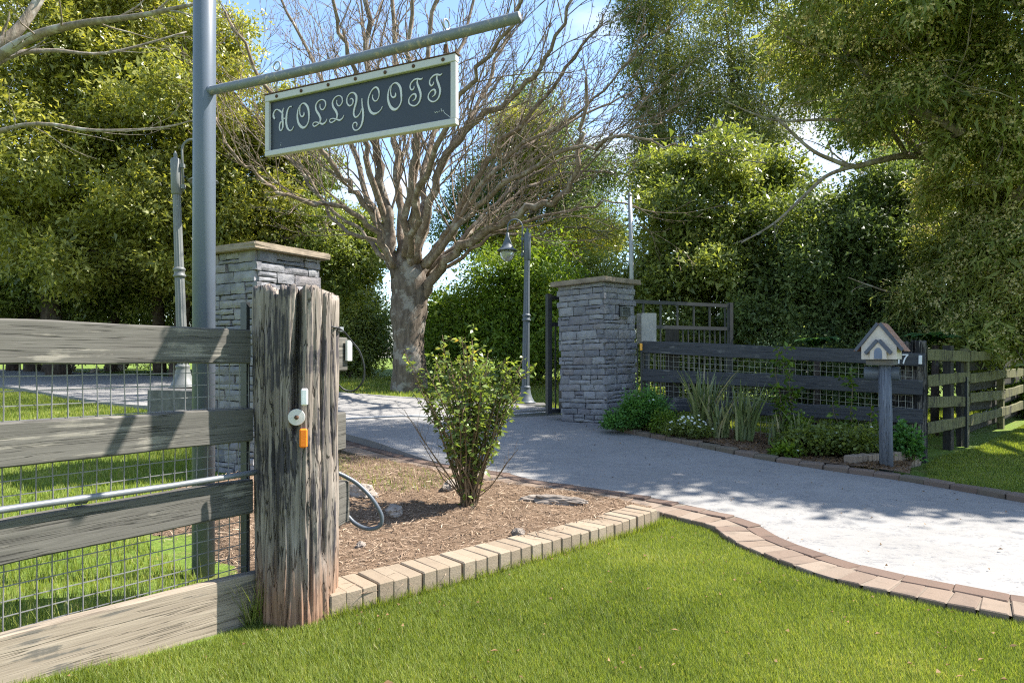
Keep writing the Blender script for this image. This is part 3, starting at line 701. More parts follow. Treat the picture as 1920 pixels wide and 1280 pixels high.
# sensor box and black cable on the topmost stub
root = empty('junction_cable', at(648, 625, 3.30), 'thin black cable looping from a pale box right of the old post', 'cable')
lp = [at(612, 612, 3.16), at(630, 614, 3.18), at(645, 622, 3.26), at(660, 640, 3.3), at(675, 660, 3.32), at(683, 690, 3.33), at(680, 715, 3.33), at(664, 732, 3.33), at(645, 730, 3.32), at(630, 715, 3.30), at(622, 700, 3.28)]
MB().tube(catmull(lp, 7), .0045, 7).build('cable', M['black_rubber'], root, True)
MB().box(at(654, 657, 3.37), (.012, .05, .10), -.2).build('box', M['white'], root)
MB().box(at(636, 617, 3.24), (.03, .03, .022), -.3).build('clip', M['galv'], root)
# ================================================================== SIGN POST AND SIGN
PL = Vector((-1.66, 3.67, 0)); AD = Vector((1.694, -.81, 0)).normalized(); AN = Vector((AD.y, -AD.x, 0))   # AN faces the camera side
root = empty('sign_post', (PL.x, PL.y, 0), 'tall grey steel pole with a horizontal arm behind the near fence', 'sign post')
MB().tube([PL+Vector((0, 0, -.1)), PL+Vector((.006, 0, 2.5)), PL+Vector((.014, 0, 5.2))], .0572, 32).build('pole', M['steel_pole'], root, True)
z = 2.60; arm = [PL+AD*t+Vector((0, 0, z-.012*math.sin(math.pi*t/1.9))) for t in np.linspace(.03, 1.875, 14)]
mb = MB(); mb.tube(arm, .0235, 20, cap=False)
e = arm[-1]; ed = (arm[-1]-arm[-2]).normalized(); mb.tube([e, e-ed*.004, e-ed*.06], [.0235, .0175, .0175], 20, cap=True)
mb.build('arm', M['arm_steel'], root, True)
MB().tube([e-ed*.055, e-ed*.001], [.0178, .0178], 20, cap=False).build('pipe_bore', M['galv'], root, True)
mb = MB(); mb.tube([PL+AD*.050+Vector((0, 0, z)), PL+AD*.066+Vector((0, 0, z))], [.029, .0245], 20); mb.build('weld', M['steel_pole'], root, True)
SW, SH = 1.117, .309; S0 = PL+AD*(.243*1.8777)+Vector((0, 0, 2.193))
FS = Matrix((AD, -AN, Vector((0, 0, 1)))).transposed().to_4x4(); FS.translation = S0      # local x along, y into the sign, z up
sign = empty('hanging_sign', S0, 'dark sign reading HOLLYCOTT in pale script letters within a pale frame', 'sign', rot=FS.to_3x3().to_4x4())
def local(mb, name, mat, parent=sign, sm=False, **k):
    me = mb.mesh(name, sm); bm = bmesh.new(); bm.from_mesh(me); bmesh.ops.recalc_face_normals(bm, faces=bm.faces); bm.to_mesh(me); bm.free()
    return put(name, me, mat, parent, W[parent])
local(MB().box((SW/2, .009, SH/2), (SW-.004, .012, SH-.004)), 'panel', M['sign_panel'])
fw = .034
for c, d in (((SW/2, 0, SH-.017), (SW, .03, .034)), ((SW/2, 0, .0135), (SW, .03, .027)), ((.0135, .0005, SH/2-.0035), (.027, .027, SH-.061)), ((SW-.0135, .0005, SH/2-.0035), (.027, .027, SH-.061))):
    me = brick_mesh('frame', *d, .0025, .0006, 3)
    put('frame', me, M['sign_frame'], sign, W[sign] @ Matrix.Translation((c[0], c[1], c[2])))
local(MB().box((SW/2, .004, SH+.0025), (SW+.008, .042, .005)), 'top_flange', M['rust'])
LETTERS=[('H',[[(57,186,8.1),(48,196,9.4),(45,210,7.4),(52,224,6.1),(66,232,4.7),(79,228,6.0),(92,220,8.7),(104,209,6.7)],[(114,233,2.0),(107,214,7.4),(106,184,11.4),(109,153,10.0),(107,134,6.0),(98,122,4.7),(89,126,6.0),(86,143,6.0),(92,161,7.4),(101,166,4.0)],[(107,180,4.0),(136,178,4.0)],[(167,230,8.0),(154,232,4.0),(141,219,6.7),(133,190,9.3),(131,157,10.0),(139,129,9.3),(154,114,6.0),(169,116,4.0),(180,131,1.3)]]),('O',[[(219,227,1.3),(207,205,5.3),(204,172,8.6),(212,141,11.2),(230,121,13.2),(247,115,9.9),(264,124,5.2),(276,145,5.2),(278,174,7.9),(272,208,11.1),(255,230,9.2),(238,235,4.6),(223,226,4.0),(219,203,4.0),(222,183,5.3),(232,171,6.6),(242,173,7.2),(247,182,5.9),(246,191,1.3)]]),('L',[[(348,215,1.3),(348,199,4.5),(358,186,5.8),(371,187,4.5),(382,202,4.5),(379,223,5.8),(360,234,4.5),(335,229,4.6),(321,210,6.5),(325,187,9.8),(341,164,11.0),(350,144,9.1),(346,126,5.8),(331,116,4.6),(312,111,5.2),(303,120,3.9),(308,129,3.9),(325,130,4.6),(348,121,7.1),(366,115,7.8),(383,123,4.5),(391,136,1.3)]]),('L',[[(451,217,1.3),(451,201,4.5),(461,188,5.8),(473,189,4.5),(484,203,4.5),(481,225,5.7),(463,236,4.5),(439,230,4.5),(425,211,6.4),(429,188,9.6),(445,166,10.9),(453,146,9.0),(449,129,5.8),(435,118,4.5),(417,114,5.1),(407,122,3.9),(412,131,3.9),(429,132,4.5),(451,124,7.0),(469,118,7.7),(485,125,4.5),(493,138,1.3)]]),('Y',[[(530,207,1.9),(542,209,5.7),(549,196,5.7),(542,181,4.4),(526,178,7.0),(512,195,6.4),(514,220,4.4),(532,236,4.4),(554,234,7.6),(568,215,10.1),(566,187,9.5),(556,160,8.2),(552,135,7.6),(562,118,6.9),(578,122,4.4),(593,138,2.5),(598,153,1.3)],[(600,200,4.4),(602,168,5.6),(607,136,9.4),(605,99,8.8),(593,69,6.9),(574,56,5.0),(556,59,6.3),(546,76,4.4),(552,91,4.4),(566,92,5.7),(572,82,4.4),(568,73,1.3)]]),('C',[[(663,207,1.2),(663,190,5.0),(675,176,5.6),(689,179,3.7),(699,199,3.7),(695,226,8.1),(680,239,7.5),(657,228,4.4),(640,200,5.0),(637,169,6.9),(647,136,11.2),(666,119,11.2),(689,119,6.2),(708,130,3.1),(718,145,1.9)]]),('O',[[(764,232,1.3),(753,210,5.3),(749,177,8.6),(758,145,11.3),(775,124,13.2),(792,119,9.9),(809,128,5.3),(822,149,5.3),(823,179,7.9),(818,213,11.2),(801,236,9.2),(784,240,4.6),(769,231,4.0),(764,208,4.0),(767,187,5.3),(777,176,6.6),(788,178,7.3),(792,187,5.9),(791,195,1.3)]]),('T',[[(939,237,1.2),(928,233,6.6),(910,238,6.6),(892,236,5.4),(876,224,4.2),(871,207,5.4),(880,193,6.0),(891,198,4.2),(893,208,1.2)],[(912,236,3.0),(910,218,7.8),(921,189,10.2),(928,164,9.0),(923,138,6.6),(907,121,4.8),(887,120,6.0),(867,133,6.1),(865,153,4.2),(880,169,4.2),(896,172,7.8),(903,161,7.8),(898,148,4.8),(885,142,1.2)]]),('T',[[(1041,238,1.2),(1030,234,6.5),(1013,239,6.5),(996,237,5.4),(980,225,4.2),(975,208,5.4),(983,194,6.0),(994,199,4.2),(996,209,1.2)],[(1015,237,3.0),(1013,219,7.7),(1023,191,10.1),(1030,166,8.9),(1025,140,6.5),(1010,124,4.7),(990,122,5.9),(971,136,6.0),(969,155,4.2),(983,171,4.2),(999,174,7.7),(1006,163,7.7),(1001,150,4.8),(989,144,1.2)]])]
def letter_mesh(ss):
    mb = MB()
    for s in ss:
        P = catmull([(u/1000, v/1000, w/1000) for u, v, w in s], 7); n = len(P)
        for i, p in enumerate(P):
            a = P[max(i-1, 0)]; b = P[min(i+1, n-1)]; t = Vector((b.x-a.x, b.y-a.y)); t = t.normalized() if t.length > 1e-7 else Vector((1, 0))
            w = max(p.z, .0028)*.5; nx, nz = -t.y*w, t.x*w
            b0 = len(mb.v)
            mb.v += [(p.x+nx, -.0008, p.y+nz), (p.x-nx, -.0008, p.y-nz), (p.x+nx, .004, p.y+nz), (p.x-nx, .004, p.y-nz)]
            if i: q = b0-4; mb.f += [(q, b0, b0+1, q+1), (q, q+2, b0+2, b0), (q+1, b0+1, b0+3, q+3)]
    return mb
for nme, ss in LETTERS: local(letter_mesh(ss), 'letter', M['sign_letter'])
for u in (.083, .243, .412, .575, .745, .90, 1.055):
    mb = MB(); Mb = Matrix.Translation((u, -.0155, SH-.018)) @ Matrix.Rotation(R(90), 4, 'X')
    mb.lathe([(.0085, 0), (.0085, .003), (.004, .0055)], 10, M=Mb); local(mb, 'bolt', M['rust'], sm=False)
for u in (.06, 1.055):
    mb = MB(); mb.tube([(u, .006, SH), (u+.004, .006, SH+.125)], .0045, 8)
    ang = 0 if u < .5 else 1.45
    ring = [(u+.004+.022*math.cos(a)*math.cos(ang), .006+.022*math.cos(a)*math.sin(ang), SH+.145+.022*math.sin(a)) for a in np.linspace(-math.pi/2, 1.42*math.pi, 18)]
    mb.tube(ring, .0045, 8); local(mb, 'eye_bolt', M['galv'], sm=True)
mb = MB(); mb.tube([(1.055, .006, SH+.02), (1.055, .006, SH+.055)], .010, 6); local(mb, 'nut', M['rust'])
g = random.Random(8); mb = MB()
for pts in ([(1.00, .075), (1.006, .071), (1.012, .074), (1.018, .070)], [(1.022, .073), (1.026, .075)], [(1.034, .085), (1.036, .072), (1.045, .076), (1.052, .062), (1.07, .048), (1.088, .031)], [(.092, .052), (.094, .047)], [(.095, .062), (.0955, .059)]):
    mb.tube([(u, .0026, v) for u, v in pts], .0016, 4)
local(mb, 'paint_scratch', M['sign_letter'])
# ================================================================== STONE PILLARS
def stone_mesh(w, h, t, g, chip):
    """split faced stone, face towards -Y, back at y=0"""
    nx, nz = max(3, int(w/.05)), max(3, int(h/.035)); V = []; F = []
    o = Vector((g.uniform(0, 99), g.uniform(0, 99), 0)); tx, tz = g.uniform(-.05, .05), g.uniform(-.1, .06)
    for j in range(nz+1):
        for i in range(nx+1):
            u, v = i/nx, j/nz; x = (u-.5)*w; z = (v-.5)*h
            edge = min(u, 1-u, v, 1-v) < 1e-6
            y = -t-mnoise.noise(Vector((x*9, z*14, 0))+o)*chip-mnoise.noise(Vector((x*26, z*36, 7))+o)*chip*.5+tx*x+tz*z
            if edge:
                y += .006+.004*g.random()
                x += g.uniform(-.004, .002)*(1 if u > .5 else -1); z += g.uniform(-.004, .0025)*(1 if v > .5 else -1)
            V.append((x, y, z))
    for j in range(nz):
        for i in range(nx): b = j*(nx+1)+i; F.append((b, b+1, b+nx+2, b+nx+1))
    ring = list(range(nx+1))+[(j+1)*(nx+1)-1+0 for j in range(1, nz+1)]+[nz*(nx+1)+i for i in range(nx-1, -1, -1)]+[j*(nx+1) for j in range(nz-1, 0, -1)]
    b0 = len(V); V += [(V[k][0], 0, V[k][2]) for k in ring]; L = len(ring)
    F += [(ring[(k+1) % L], ring[k], b0+k, b0+(k+1) % L) for k in range(L)]
    mb = MB(); mb.v = V; mb.f = F; return mb.mesh('stone', False)
def pillar(c, ang, zb, zt, label, seed, lean=(0, 0), batter=.03, side=.78, vent=None):
    """c is the front corner (plan); faces run to the left-back and right-back"""
    g = random.Random(seed); d1 = Vector((-math.cos(ang), math.sin(ang), 0)); d2 = Vector((math.sin(ang), math.cos(ang), 0))
    root = empty('stone_pillar', (c.x, c.y, zb), label, 'pillar', 'gate pillars')
    ctr = c+(d1+d2)*side/2
    LM = Matrix.Translation((ctr.x, ctr.y, zb)) @ Matrix.Rotation(lean[0], 4, Vector((0, 1, 0))) @ Matrix.Translation((-ctr.x, -ctr.y, -zb))
    mb = MB(); s = side-.09
    cs = [ctr+(d1*a+d2*b)*s/2 for a, b in ((-1, -1), (1, -1), (1, 1), (-1, 1))]
    mb.add([LM @ Vector((p.x, p.y, z)) for z in (zb-.3, zt) for p in cs], [(0, 1, 2, 3), (4, 7, 6, 5), (0, 4, 5, 1), (1, 5, 6, 2), (2, 6, 7, 3), (3, 7, 4, 0)])
    mb.build('core', M['mortar'], root)
    # four faces: origin corner, run direction, outward normal
    faces = [(c+d1*side, -d1, -d2, 1.0), (c, d2, -d1, 1.0), (c+d2*side, d1, d2, 4.0), (c+(d1+d2)*side, -d2, d1, 4.0)]
    bands = []; z = zb-.28
    while z < zt-.05:
        h = min(g.choice((.055, .08, .105, .125, .09)), zt-z)
        if zt-z-h < .05: h = zt-z
        bands.append((z, h)); z += h
    nst = 0
    for fi, (o, d, nrm, coarse) in enumerate(faces):
        for bi, (z, h) in enumerate(bands):
            x = .03 if (bi+fi) % 2 else -.005; xe = side-(.03 if (bi+fi) % 2 == 0 else -.005)
            while x < xe-.02:
                w = g.uniform(.14, .36)*coarse*(1.25 if h < .1 else 1)
                if xe-x-w < .09: w = xe-x
                parts = [(0, h)]
                if coarse < 2 and h > .10 and g.random() < .45: k = g.uniform(.35, .65)*h; parts = [(0, k), (k, h)]
                for a, b in parts:
                    subs = [(x, x+w)]
                    if b-a > .05 and w > .22 and len(parts) == 2 and g.random() < .3: k = x+w*g.uniform(.35, .65); subs = [(x, k), (k, x+w)]
                    for s0, s1 in subs:
                        if vent and fi == vent[0]:
                            v0, v1, vz0, vz1 = vent[1]-.10, vent[1]+.10, vent[2]-.062, vent[2]+.062
                            ov = min(z+b, vz1)-max(z+a, vz0)
                            if ov > .55*(b-a) and s0 < v1 and s1 > v0:
                                if v0-s0 > s1-v1: s1 = v0
                                else: s0 = v1
                                if s1-s0 < .035: continue
                        zc = z+(a+b)/2; bt = batter*(zt-zc)/(zt-zb)
                        p = o+d*((s0+s1)/2)-nrm*.055
                        p = Vector((p.x, p.y, zc))
                        me = stone_mesh(s1-s0-.007, b-a-.007, .052+g.uniform(-.006, .010)+bt*.3, g, .007)
                        Mx = Matrix((d, -nrm, Vector((0, 0, 1)))).transposed().to_4x4(); Mx.translation = p
                        Mx = Mx @ Matrix.Rotation(g.uniform(-.012, .012), 4, 'Y')
                        put('stone', me, M['stone'], root, LM @ Mx); nst += 1
                x += w
    # bevelled cap
    cs = side+.14; rzc = math.atan2(d2.y, d2.x); bm = bmesh.new(); bmesh.ops.create_cube(bm, size=1)
    for v in bm.verts:
        f = 1.0 if v.co.z < 0 else .985
        v.co = Vector((v.co.x*cs*f, v.co.y*cs*f, v.co.z*.065+g.uniform(-.003, .003)))
    bmesh.ops.subdivide_edges(bm, edges=bm.edges[:], cuts=4, use_grid_fill=True)
    for v in bm.verts: v.co += Vector((g.uniform(-1, 1), g.uniform(-1, 1), g.uniform(-1, 1)))*.0016
    bmesh.ops.bevel(bm, geom=[e for e in bm.edges if e.calc_face_angle(0) > 1.0], offset=.008, segments=2, affect='EDGES')
    me = bpy.data.meshes.new('cap'); bm.to_mesh(me); bm.free()
    put('cap', me, M['cap'], root, LM @ Matrix.Translation((ctr.x, ctr.y, zt+.0325)) @ Matrix.Rotation(rzc, 4, 'Z'))
    if vent:
        o, d, nrm, _ = faces[vent[0]]; p = o+d*vent[1]-nrm*.0; Mx = Matrix((d, -nrm, Vector((0, 0, 1)))).transposed().to_4x4(); Mx.translation = Vector((p.x, p.y, vent[2]))+nrm*.022; Mx = LM @ Mx
        v0 = put('vent', MB().box((0, .022, 0), (.2, .05, .125)).mesh('vent'), M['gate_steel'], root, Mx)
        mb = MB()
        for bc, bd in (((0, -.016, .062), (.212, .04, .014)), ((0, -.016, -.062), (.212, .04, .014)), ((-.099, -.0155, 0), (.014, .039, .110)), ((.099, -.0155, 0), (.014, .039, .110))): mb.box(bc, bd)
        put('frame', mb.mesh('frame'), M['lamp_light'], v0, Mx)
        for k in range(6):
            sm = MB().box((0, 0, 0), (.178, .022, .009)).mesh('slat')
            put('slat', sm, M['lamp_light'], v0, Mx @ Matrix.Translation((0, -.017, -.042+k*.0168)) @ Matrix.Rotation(.55, 4, 'X'))
    return nst
cl = at(481, 700, 6.25); cr_ = at(1139, 700, 9.05)
n1 = pillar(Vector((cl.x, cl.y, 0)), R(31), .10, 2.17, 'sunlit stacked stone gate pillar behind the foreground post', 4, vent=(1, .36, 1.72))
n2 = pillar(Vector((cr_.x, cr_.y, 0)), R(42), .27, 2.19, 'shaded stacked stone gate pillar beside the garden bed', 9, lean=(-.03, 0), vent=(1, .46, 1.80))
# ================================================================== LAMP POSTS
def lamp_post(c, label, mat, flip, lean, block):
    root = empty('lamp_post', c, label, 'lamp post', 'garden lamp posts', rot=(Matrix.Rotation(lean, 4, 'Y')))
    Mw = W[root]
    def lp(mb, name, m=mat, sm=True, par=root):
        me = mb.mesh(name, sm); bm = bmesh.new(); bm.from_mesh(me); bmesh.ops.recalc_face_normals(bm, faces=bm.faces); bm.to_mesh(me); bm.free()
        return put(name, me, m, par, Mw)
    lp(MB().lathe([(.17, 0), (.172, .022), (.15, .03), (.145, .045), (.118, .09), (.096, .15), (.082, .22), (.078, .245), (.084, .255), (.084, .275), (.070, .29)], 28), 'base')
    lp(MB().lathe([(.064, .28), (.056, 1.38)], 24, flute=.10), 'lower_shaft', sm=False)
    lp(MB().lathe([(.056, 1.37), (.074, 1.385), (.076, 1.40), (.062, 1.415), (.062, 1.455), (.072, 1.465), (.072, 1.48), (.055, 1.50)], 24), 'collar')
    lp(MB().lathe([(.054, 1.49), (.046, 2.42)], 24, flute=.08), 'upper_shaft', sm=False)
    lp(MB().lathe([(.047, 2.40), (.060, 2.42), (.060, 2.83), (.052, 2.85), (.03, 2.86), (.018, 2.87), (.022, 2.89), (.02, 2.91), (.004, 2.95)], 24), 'sleeve')
    s = flip; ax = s*.085
    arm = [(ax, 0, 2.44), (ax, 0, 2.95)]+[(ax+s*(.125-.125*math.cos(a)), 0, 2.95+.135*math.sin(a)) for a in np.linspace(.15, math.pi, 12)]+[(ax+s*.25, 0, 2.84)]
    lp(MB().tube(arm, .014, 10), 'arm')
    for zz in (2.50, 2.76):
        lp(MB().box((s*.045, 0, zz), (.10, .03, .03)).box((ax, 0, zz), (.045, .045, .05)), 'bracket', sm=False)
    sx = ax+s*.25
    lp(MB().lathe([(.016, 2.86), (.026, 2.85), (.03, 2.80), (.045, 2.76), (.075, 2.67), (.115, 2.60), (.17, 2.565), (.178, 2.555), (.172, 2.55), (.11, 2.575), (.06, 2.63)], 28, c=(sx, 0, 0)), 'shade')
    lp(MB().lathe([(.105, 2.565), (.118, 2.53), (.115, 2.47), (.095, 2.42), (.06, 2.39), (.01, 2.38)], 24, c=(sx, 0, 0)), 'globe', M['glass'])
    if block:
        me = brick_mesh('footing', *block, .02, .01, 5); put('footing', me, M['concrete_block'], root, Matrix.Translation(Vector(c)+Vector((-.02, .05, -block[2]/2-.002))))
    return root
b = gat(985, 762); lamp_post((b.x, b.y, b.z+.06), 'dark grey lamp post with hooked lantern between tree and right pillar', M['lamp'], -1, 0.012, (.75, .5, .14))
b = at(344, 727, 8.5); lamp_post(b, 'pale leaning lamp post left of the tall sign pole', M['lamp_light'], 1, -.035, (.62, .62, b.z-gzf(b.x, b.y)+.05))
# ================================================================== GATE, POLE, METER BOX
G0 = at(1029, 700, 9.75); G1 = at(1369, 700, 11.3); G0.z = G1.z = 0; GD = (G1-G0).normalized(); GL = (G1-G0).length
zb = .38; zt = 2.06; zm = 1.66
root = empty('sliding_gate', (G0.x, G0.y, zb), 'dark steel sliding gate parked behind the right pillar', 'gate')
ga = math.atan2(GD.y, GD.x)
def gbar(name, a, z0, z1, w=.02):
    p = G0+GD*a; MB().box((p.x, p.y, (z0+z1)/2), (w, w, z1-z0), ga).build(name, M['gate_steel'], root)
def grail(name, z, h=.05, a0=0.0, a1=None):
    a1 = GL if a1 is None else a1; p = G0+GD*(a0+a1)/2; MB().box((p.x, p.y, z), (a1-a0, .046, h), ga).build(name, M['gate_steel'], root)
for a in (0, GL): gbar('stile', a, zb, zt+.03, .07)
for z in (zt-.02, zm, zb+.04): grail('rail', z, .055, .037, GL-.037)
k = int(GL/.108)
for i in range(1, k):
    a = GL*i/k; gbar('bar', a, zb+.07, zm-.03, .018)
    if i % 3 == 0: gbar('upper_bar', a, zm+.03, zt-.05, .024)
p = G0+Vector((.22, .10, 0)); MB().box((p.x, p.y, 1.15), (.02, .02, 1.4), ga).box((p.x+.03, p.y, .62), (.14, .16, .42), ga).build('latch_guide', M['black_rubber'], root)
p = at(1186, 525, 12.5); pb = Vector((p.x, p.y, gzf(p.x, p.y)))
root = empty('flag_pole', pb, 'thin pale pole rising behind the right stone pillar', 'pole')
MB().tube([pb, Vector((p.x-.02, p.y, 3.0)), Vector((p.x-.05, p.y, 4.15))], [.05, .042, .036], 12).build('shaft', M['galv'], root, True)
MB().lathe([(.04, 0), (.045, .03), (.02, .06), (.004, .08)], 10, c=(p.x-.05, p.y, 4.14)).build('finial', M['galv'], root, True)
p = at(1212, 612, 10.3); root = empty('meter_box', (p.x, p.y, gzf(p.x, p.y)), 'pale weathered control box behind the right pillar', 'control box')
MB().box((p.x, p.y, 1.62), (.23, .2, .46), .25).build('cabinet', M['meter'], root)
MB().box((p.x-.01, p.y-.108, 1.62), (.19, .012, .41), .25).build('door', M['meter'], root)
MB().box((p.x, p.y, .85), (.06, .06, 1.08), .25).build('stand', M['gate_steel'], root)
# ================================================================== RIGHT FENCE
RF0, RF1 = FENCE_R0, FENCE_R1; RD = (RF1-RF0).normalized(); RN = Vector((RD.y, -RD.x, 0))
if RN.y > 0: RN = -RN
root = empty('rail_fence', (RF0.x, RF0.y, gzf(RF0.x, RF0.y)), 'dark painted rail fence behind the planted garden bed', 'fence')
for i, (za, zc) in enumerate(((1.41, 1.245), (1.03, .925), (.65, .60))):
    h = .165; p0 = RF0+RN*.05+Vector((0, 0, za-h/2)); p1 = RF1+RN*.05+Vector((0, 0, zc-h/2))
    if i == 0: p1 = p0.lerp(p1, .93)
    timber('rail', (p1-p0).length, h, .05, M['rail_far'], root, p0, p1, 70+i)
wire_net(root, RF0+RN*.015, RF1-RD*.1+RN*.015, .30, 1.35, .04, 1.17, .068, .0028, M['wire_far'], 5)
for t, ztop in ((.115, 1.56), (.56, 1.2)):
    p = RF0.lerp(RF1, t)-RN*.06; MB().box((p.x, p.y, (ztop+gzf(p.x, p.y)-.1)/2), (.16, .08, ztop-gzf(p.x, p.y)+.1), math.atan2(RD.y, RD.x)).build('post', M['rail_old'], root)
p = RF0+RN*.03; MB().box((p.x-.02, p.y, .8), (.03, .04, 1.2), math.atan2(RD.y, RD.x)).build('edge_bar', M['gate_steel'], root)
plate('reflector', 1202, 650, 9.18, .035, .095, .02, M['amber'], root, label='amber reflector')
EP = Vector((4.64, 7.97, gzf(4.64, 7.97)))
ep = old_post('gate_post', EP, .178, 1.37, M['old_post_dark'], 12, 'dark weathered end post behind the mailbox with painted number', 'post', [(math.atan2(-EP.y, -EP.x)-.35, .12, .35, 1.0, 9), (math.atan2(-EP.y, -EP.x)+.3, .1, .3, .9, 9)], tops=(.05, .03))
p0 = RF1+RN*.075-RD*.36+Vector((0, 0, 1.165)); p1 = RF1+RN*.075+RD*.02+Vector((0, 0, 1.155))
nb = timber('number_board', (p1-p0).length, .145, .03, M['rail_far'], ep, p0, p1, 90, 6, .002)
NM = W[nb]
def digit(strokes):
    mb = MB()
    for s in strokes:
        q = catmull([(x, 0, z) for x, z in s], 5); mb.tube([Vector((v.x, -.017, v.z)) for v in q], .010, 4)
    return put('digit', mb.mesh('digit'), M['white'], nb, NM)
digit([[(.125, .055), (.125, -.05)]]); digit([[(.155, .052), (.215, .055)], [(.215, .055), (.185, .01), (.17, -.05)]])
put('reflector', brick_mesh('reflector', .035, .012, .10, .003, 0, 2), M['white'], nb, NM @ Matrix.Translation((.335, -.021, 0)))
# ================================================================== MOSSY FENCE
MF = [Vector((4.92, 8.2, 0)), Vector((6.0, 9.05, 0)), Vector((9.35, 12.4, 0)), Vector((14.0, 17.1, 0))]
root = empty('rail_fence', (MF[0].x, MF[0].y, gzf(MF[0].x, MF[0].y)), 'old mossy rail fence running back along the right lawn', 'fence')
for si, (a, b) in enumerate(zip(MF, MF[1:])):
    d = (b-a).normalized(); nrm = Vector((d.y, -d.x, 0)); L = (b-a).length; k = max(1, round(L/2.0))
    for j in range(k):
        s0, s1 = a+d*(L*j/k+.01), a+d*(L*(j+1)/k-.01)
        for i, zt in enumerate((1.27, .98, .69, .41)):
            jit = random.Random(si*50+j*7+i).uniform(-.025, .025)
            za = zt-.065+max(0, (s0.y-10)*.012)+jit; zc = zt-.065+max(0, (s1.y-10)*.012)-jit
            o = timber('rail', (s1-s0).length, .135, .035, M['rail_moss'], root, s0+nrm*.05+Vector((0, 0, za)), s1+nrm*.05+Vector((0, 0, zc)), si*40+j*5+i, 10, .005)
            if si > 0 or j > 0:
                timber('rail', (s1-s0).length, .12, .03, M['rail_old'], root, s0-nrm*.09+Vector((0, 0, za-.15)), s1-nrm*.09+Vector((0, 0, zc-.15)), si*40+j*5+i+99, 6, .005)
        h = 1.30+random.Random(si*9+j).uniform(-.05, .08); g0 = gzf(s0.x, s0.y)
        MB().box((s0.x, s0.y, g0+h/2-.05), (.10, .085, h), math.atan2(d.y, d.x)).build('post', M['rail_moss'], root)
p = at(1778, 700, 8.75); bz = gzf(p.x, p.y)
MB().box((p.x, p.y, bz+.62), (.14, .09, 1.36), .75).build('post', M['rail_old'], root)
p = at(1800, 700, 9.0); MB().box((p.x, p.y, bz+.6), (.06, .06, 1.25), .5).build('post', M['rail_old'], root)
p = at(1812, 700, 8.9); MB().box((p.x, p.y, bz+.42), (.035, .035, .95), .6).build('star_picket', M['gate_steel'], root)
# ================================================================== MAILBOX
mbp = gat(1662, 889); mx, my, mz = mbp
root = empty('mailbox', (mx, my, mz), 'little cream house mailbox with grey gable trim on a round post', 'mailbox')
MB().tube([(mx, my, mz-.05), (mx-.008, my, .6), (mx-.016, my, 1.10)], [.064, .060, .056], 20).build('post', M['mail_post'], root, True)
HM = Matrix.Translation((mx-.055, my, 1.163)) @ Matrix.Rotation(-R(38), 4, 'Z') @ Matrix.Diagonal((.83, .83, 1.1, 1)) @ Matrix.Translation((0, 0, -1.163))      # house frame: front towards -y
def hb(mb, name, mat, par=root, sm=False):
    me = mb.mesh(name, sm); bm = bmesh.new(); bm.from_mesh(me); bmesh.ops.recalc_face_normals(bm, faces=bm.faces); bm.to_mesh(me); bm.free()
    return put(name, me, mat, par, HM)
hb(MB().box((0, .06, 1.135), (.29, .30, .045)), 'platform', M['plank'])
hw, ze, za, zb = .186, 1.28, 1.468, 1.163
hb(MB().prism([(-hw, zb), (hw, zb), (hw, ze), (0, za), (-hw, ze)], -.13, -.10), 'front_gable', M['mail_white'])
hb(MB().box((-hw+.012, .06, (zb+ze)/2), (.02, .316, ze-zb-.004)).box((hw-.012, .06, (zb+ze)/2), (.02, .316, ze-zb-.004)).prism([(-hw+.003, zb), (hw-.003, zb), (hw-.003, ze), (0, za-.003), (-hw+.003, ze)], .222, .25), 'walls', M['mail_white'])
hb(MB().box((0, .06, zb+.008), (.35, .31, .012)), 'floor', M['plank'])
sl_ = math.atan2(za-ze, hw)
for s in (-1, 1):
    def strip(x0, x1, up, th, y0, y1):
        c, sn = math.cos(sl_), math.sin(sl_); q = []
        for x, h in ((x0, up), (x1, up), (x1, up+th), (x0, up+th)):
            q.append((s*(x+sn*(h)), za-x*math.tan(sl_)+h*c))
        return MB().prism(q, y0, y1)
    hb(strip(.0, .236, .003, .030, -.158, -.128), 'barge_board', M['mail_trim'])
    ro = hb(strip(.0, .230, .004, .018, -.127, .275), 'roof', M['mail_roof'])
    for j in range(4): hb(strip(.005+j*.058, .075+j*.058, .0235+.002*(3-j), .008, -.1265, .2755+.002*j), 'shingle', M['mail_roof'], ro)
pw, pe, pa = .088, 1.235, 1.315
hb(MB().prism([(-pw, zb+.001), (pw, zb+.001), (pw, pe), (0, pa), (-pw, pe)], -.175, -.131), 'porch', M['mail_white'])
sp = math.atan2(pa-pe, pw)
for s in (-1, 1):
    c, sn = math.cos(sp), math.sin(sp)
    q = [(s*(x+sn*h), pa-x*math.tan(sp)+h*c) for x, h in ((0, .002), (.125, .002), (.125, .034), (0, .034))]
    hb(MB().prism(q, -.195, -.132), 'porch_roof', M['mail_trim'])
arch = [(-.042, zb+.003), (.042, zb+.003), (.042, zb+.05)]+[(.042*math.cos(a)*1.0, zb+.05+.052*math.sin(a)**.85) for a in np.linspace(.25, math.pi-.25, 9)]+[(-.042, zb+.05)]
hb(MB().prism(arch, -.181, -.172), 'arched_door', M['mail_door'])
mb = MB(); mb.tube([(-.19, .085, 1.035), (.19, .085, 1.035)], .062, 24, cap=False); mb.tube([(-.188, .085, 1.035), (.188, .085, 1.035)], .056, 24, cap=False)
ring = lambda x: mb.add([(x, .085+r*math.cos(a), 1.035+r*math.sin(a)) for r in (.056, .062) for a in np.linspace(0, 2*math.pi, 24, endpoint=False)], [(k, (k+1) % 24, 24+(k+1) % 24, 24+k) for k in range(24)])
ring(-.19); ring(.19); hb(mb, 'newspaper_tube', M['tube'])

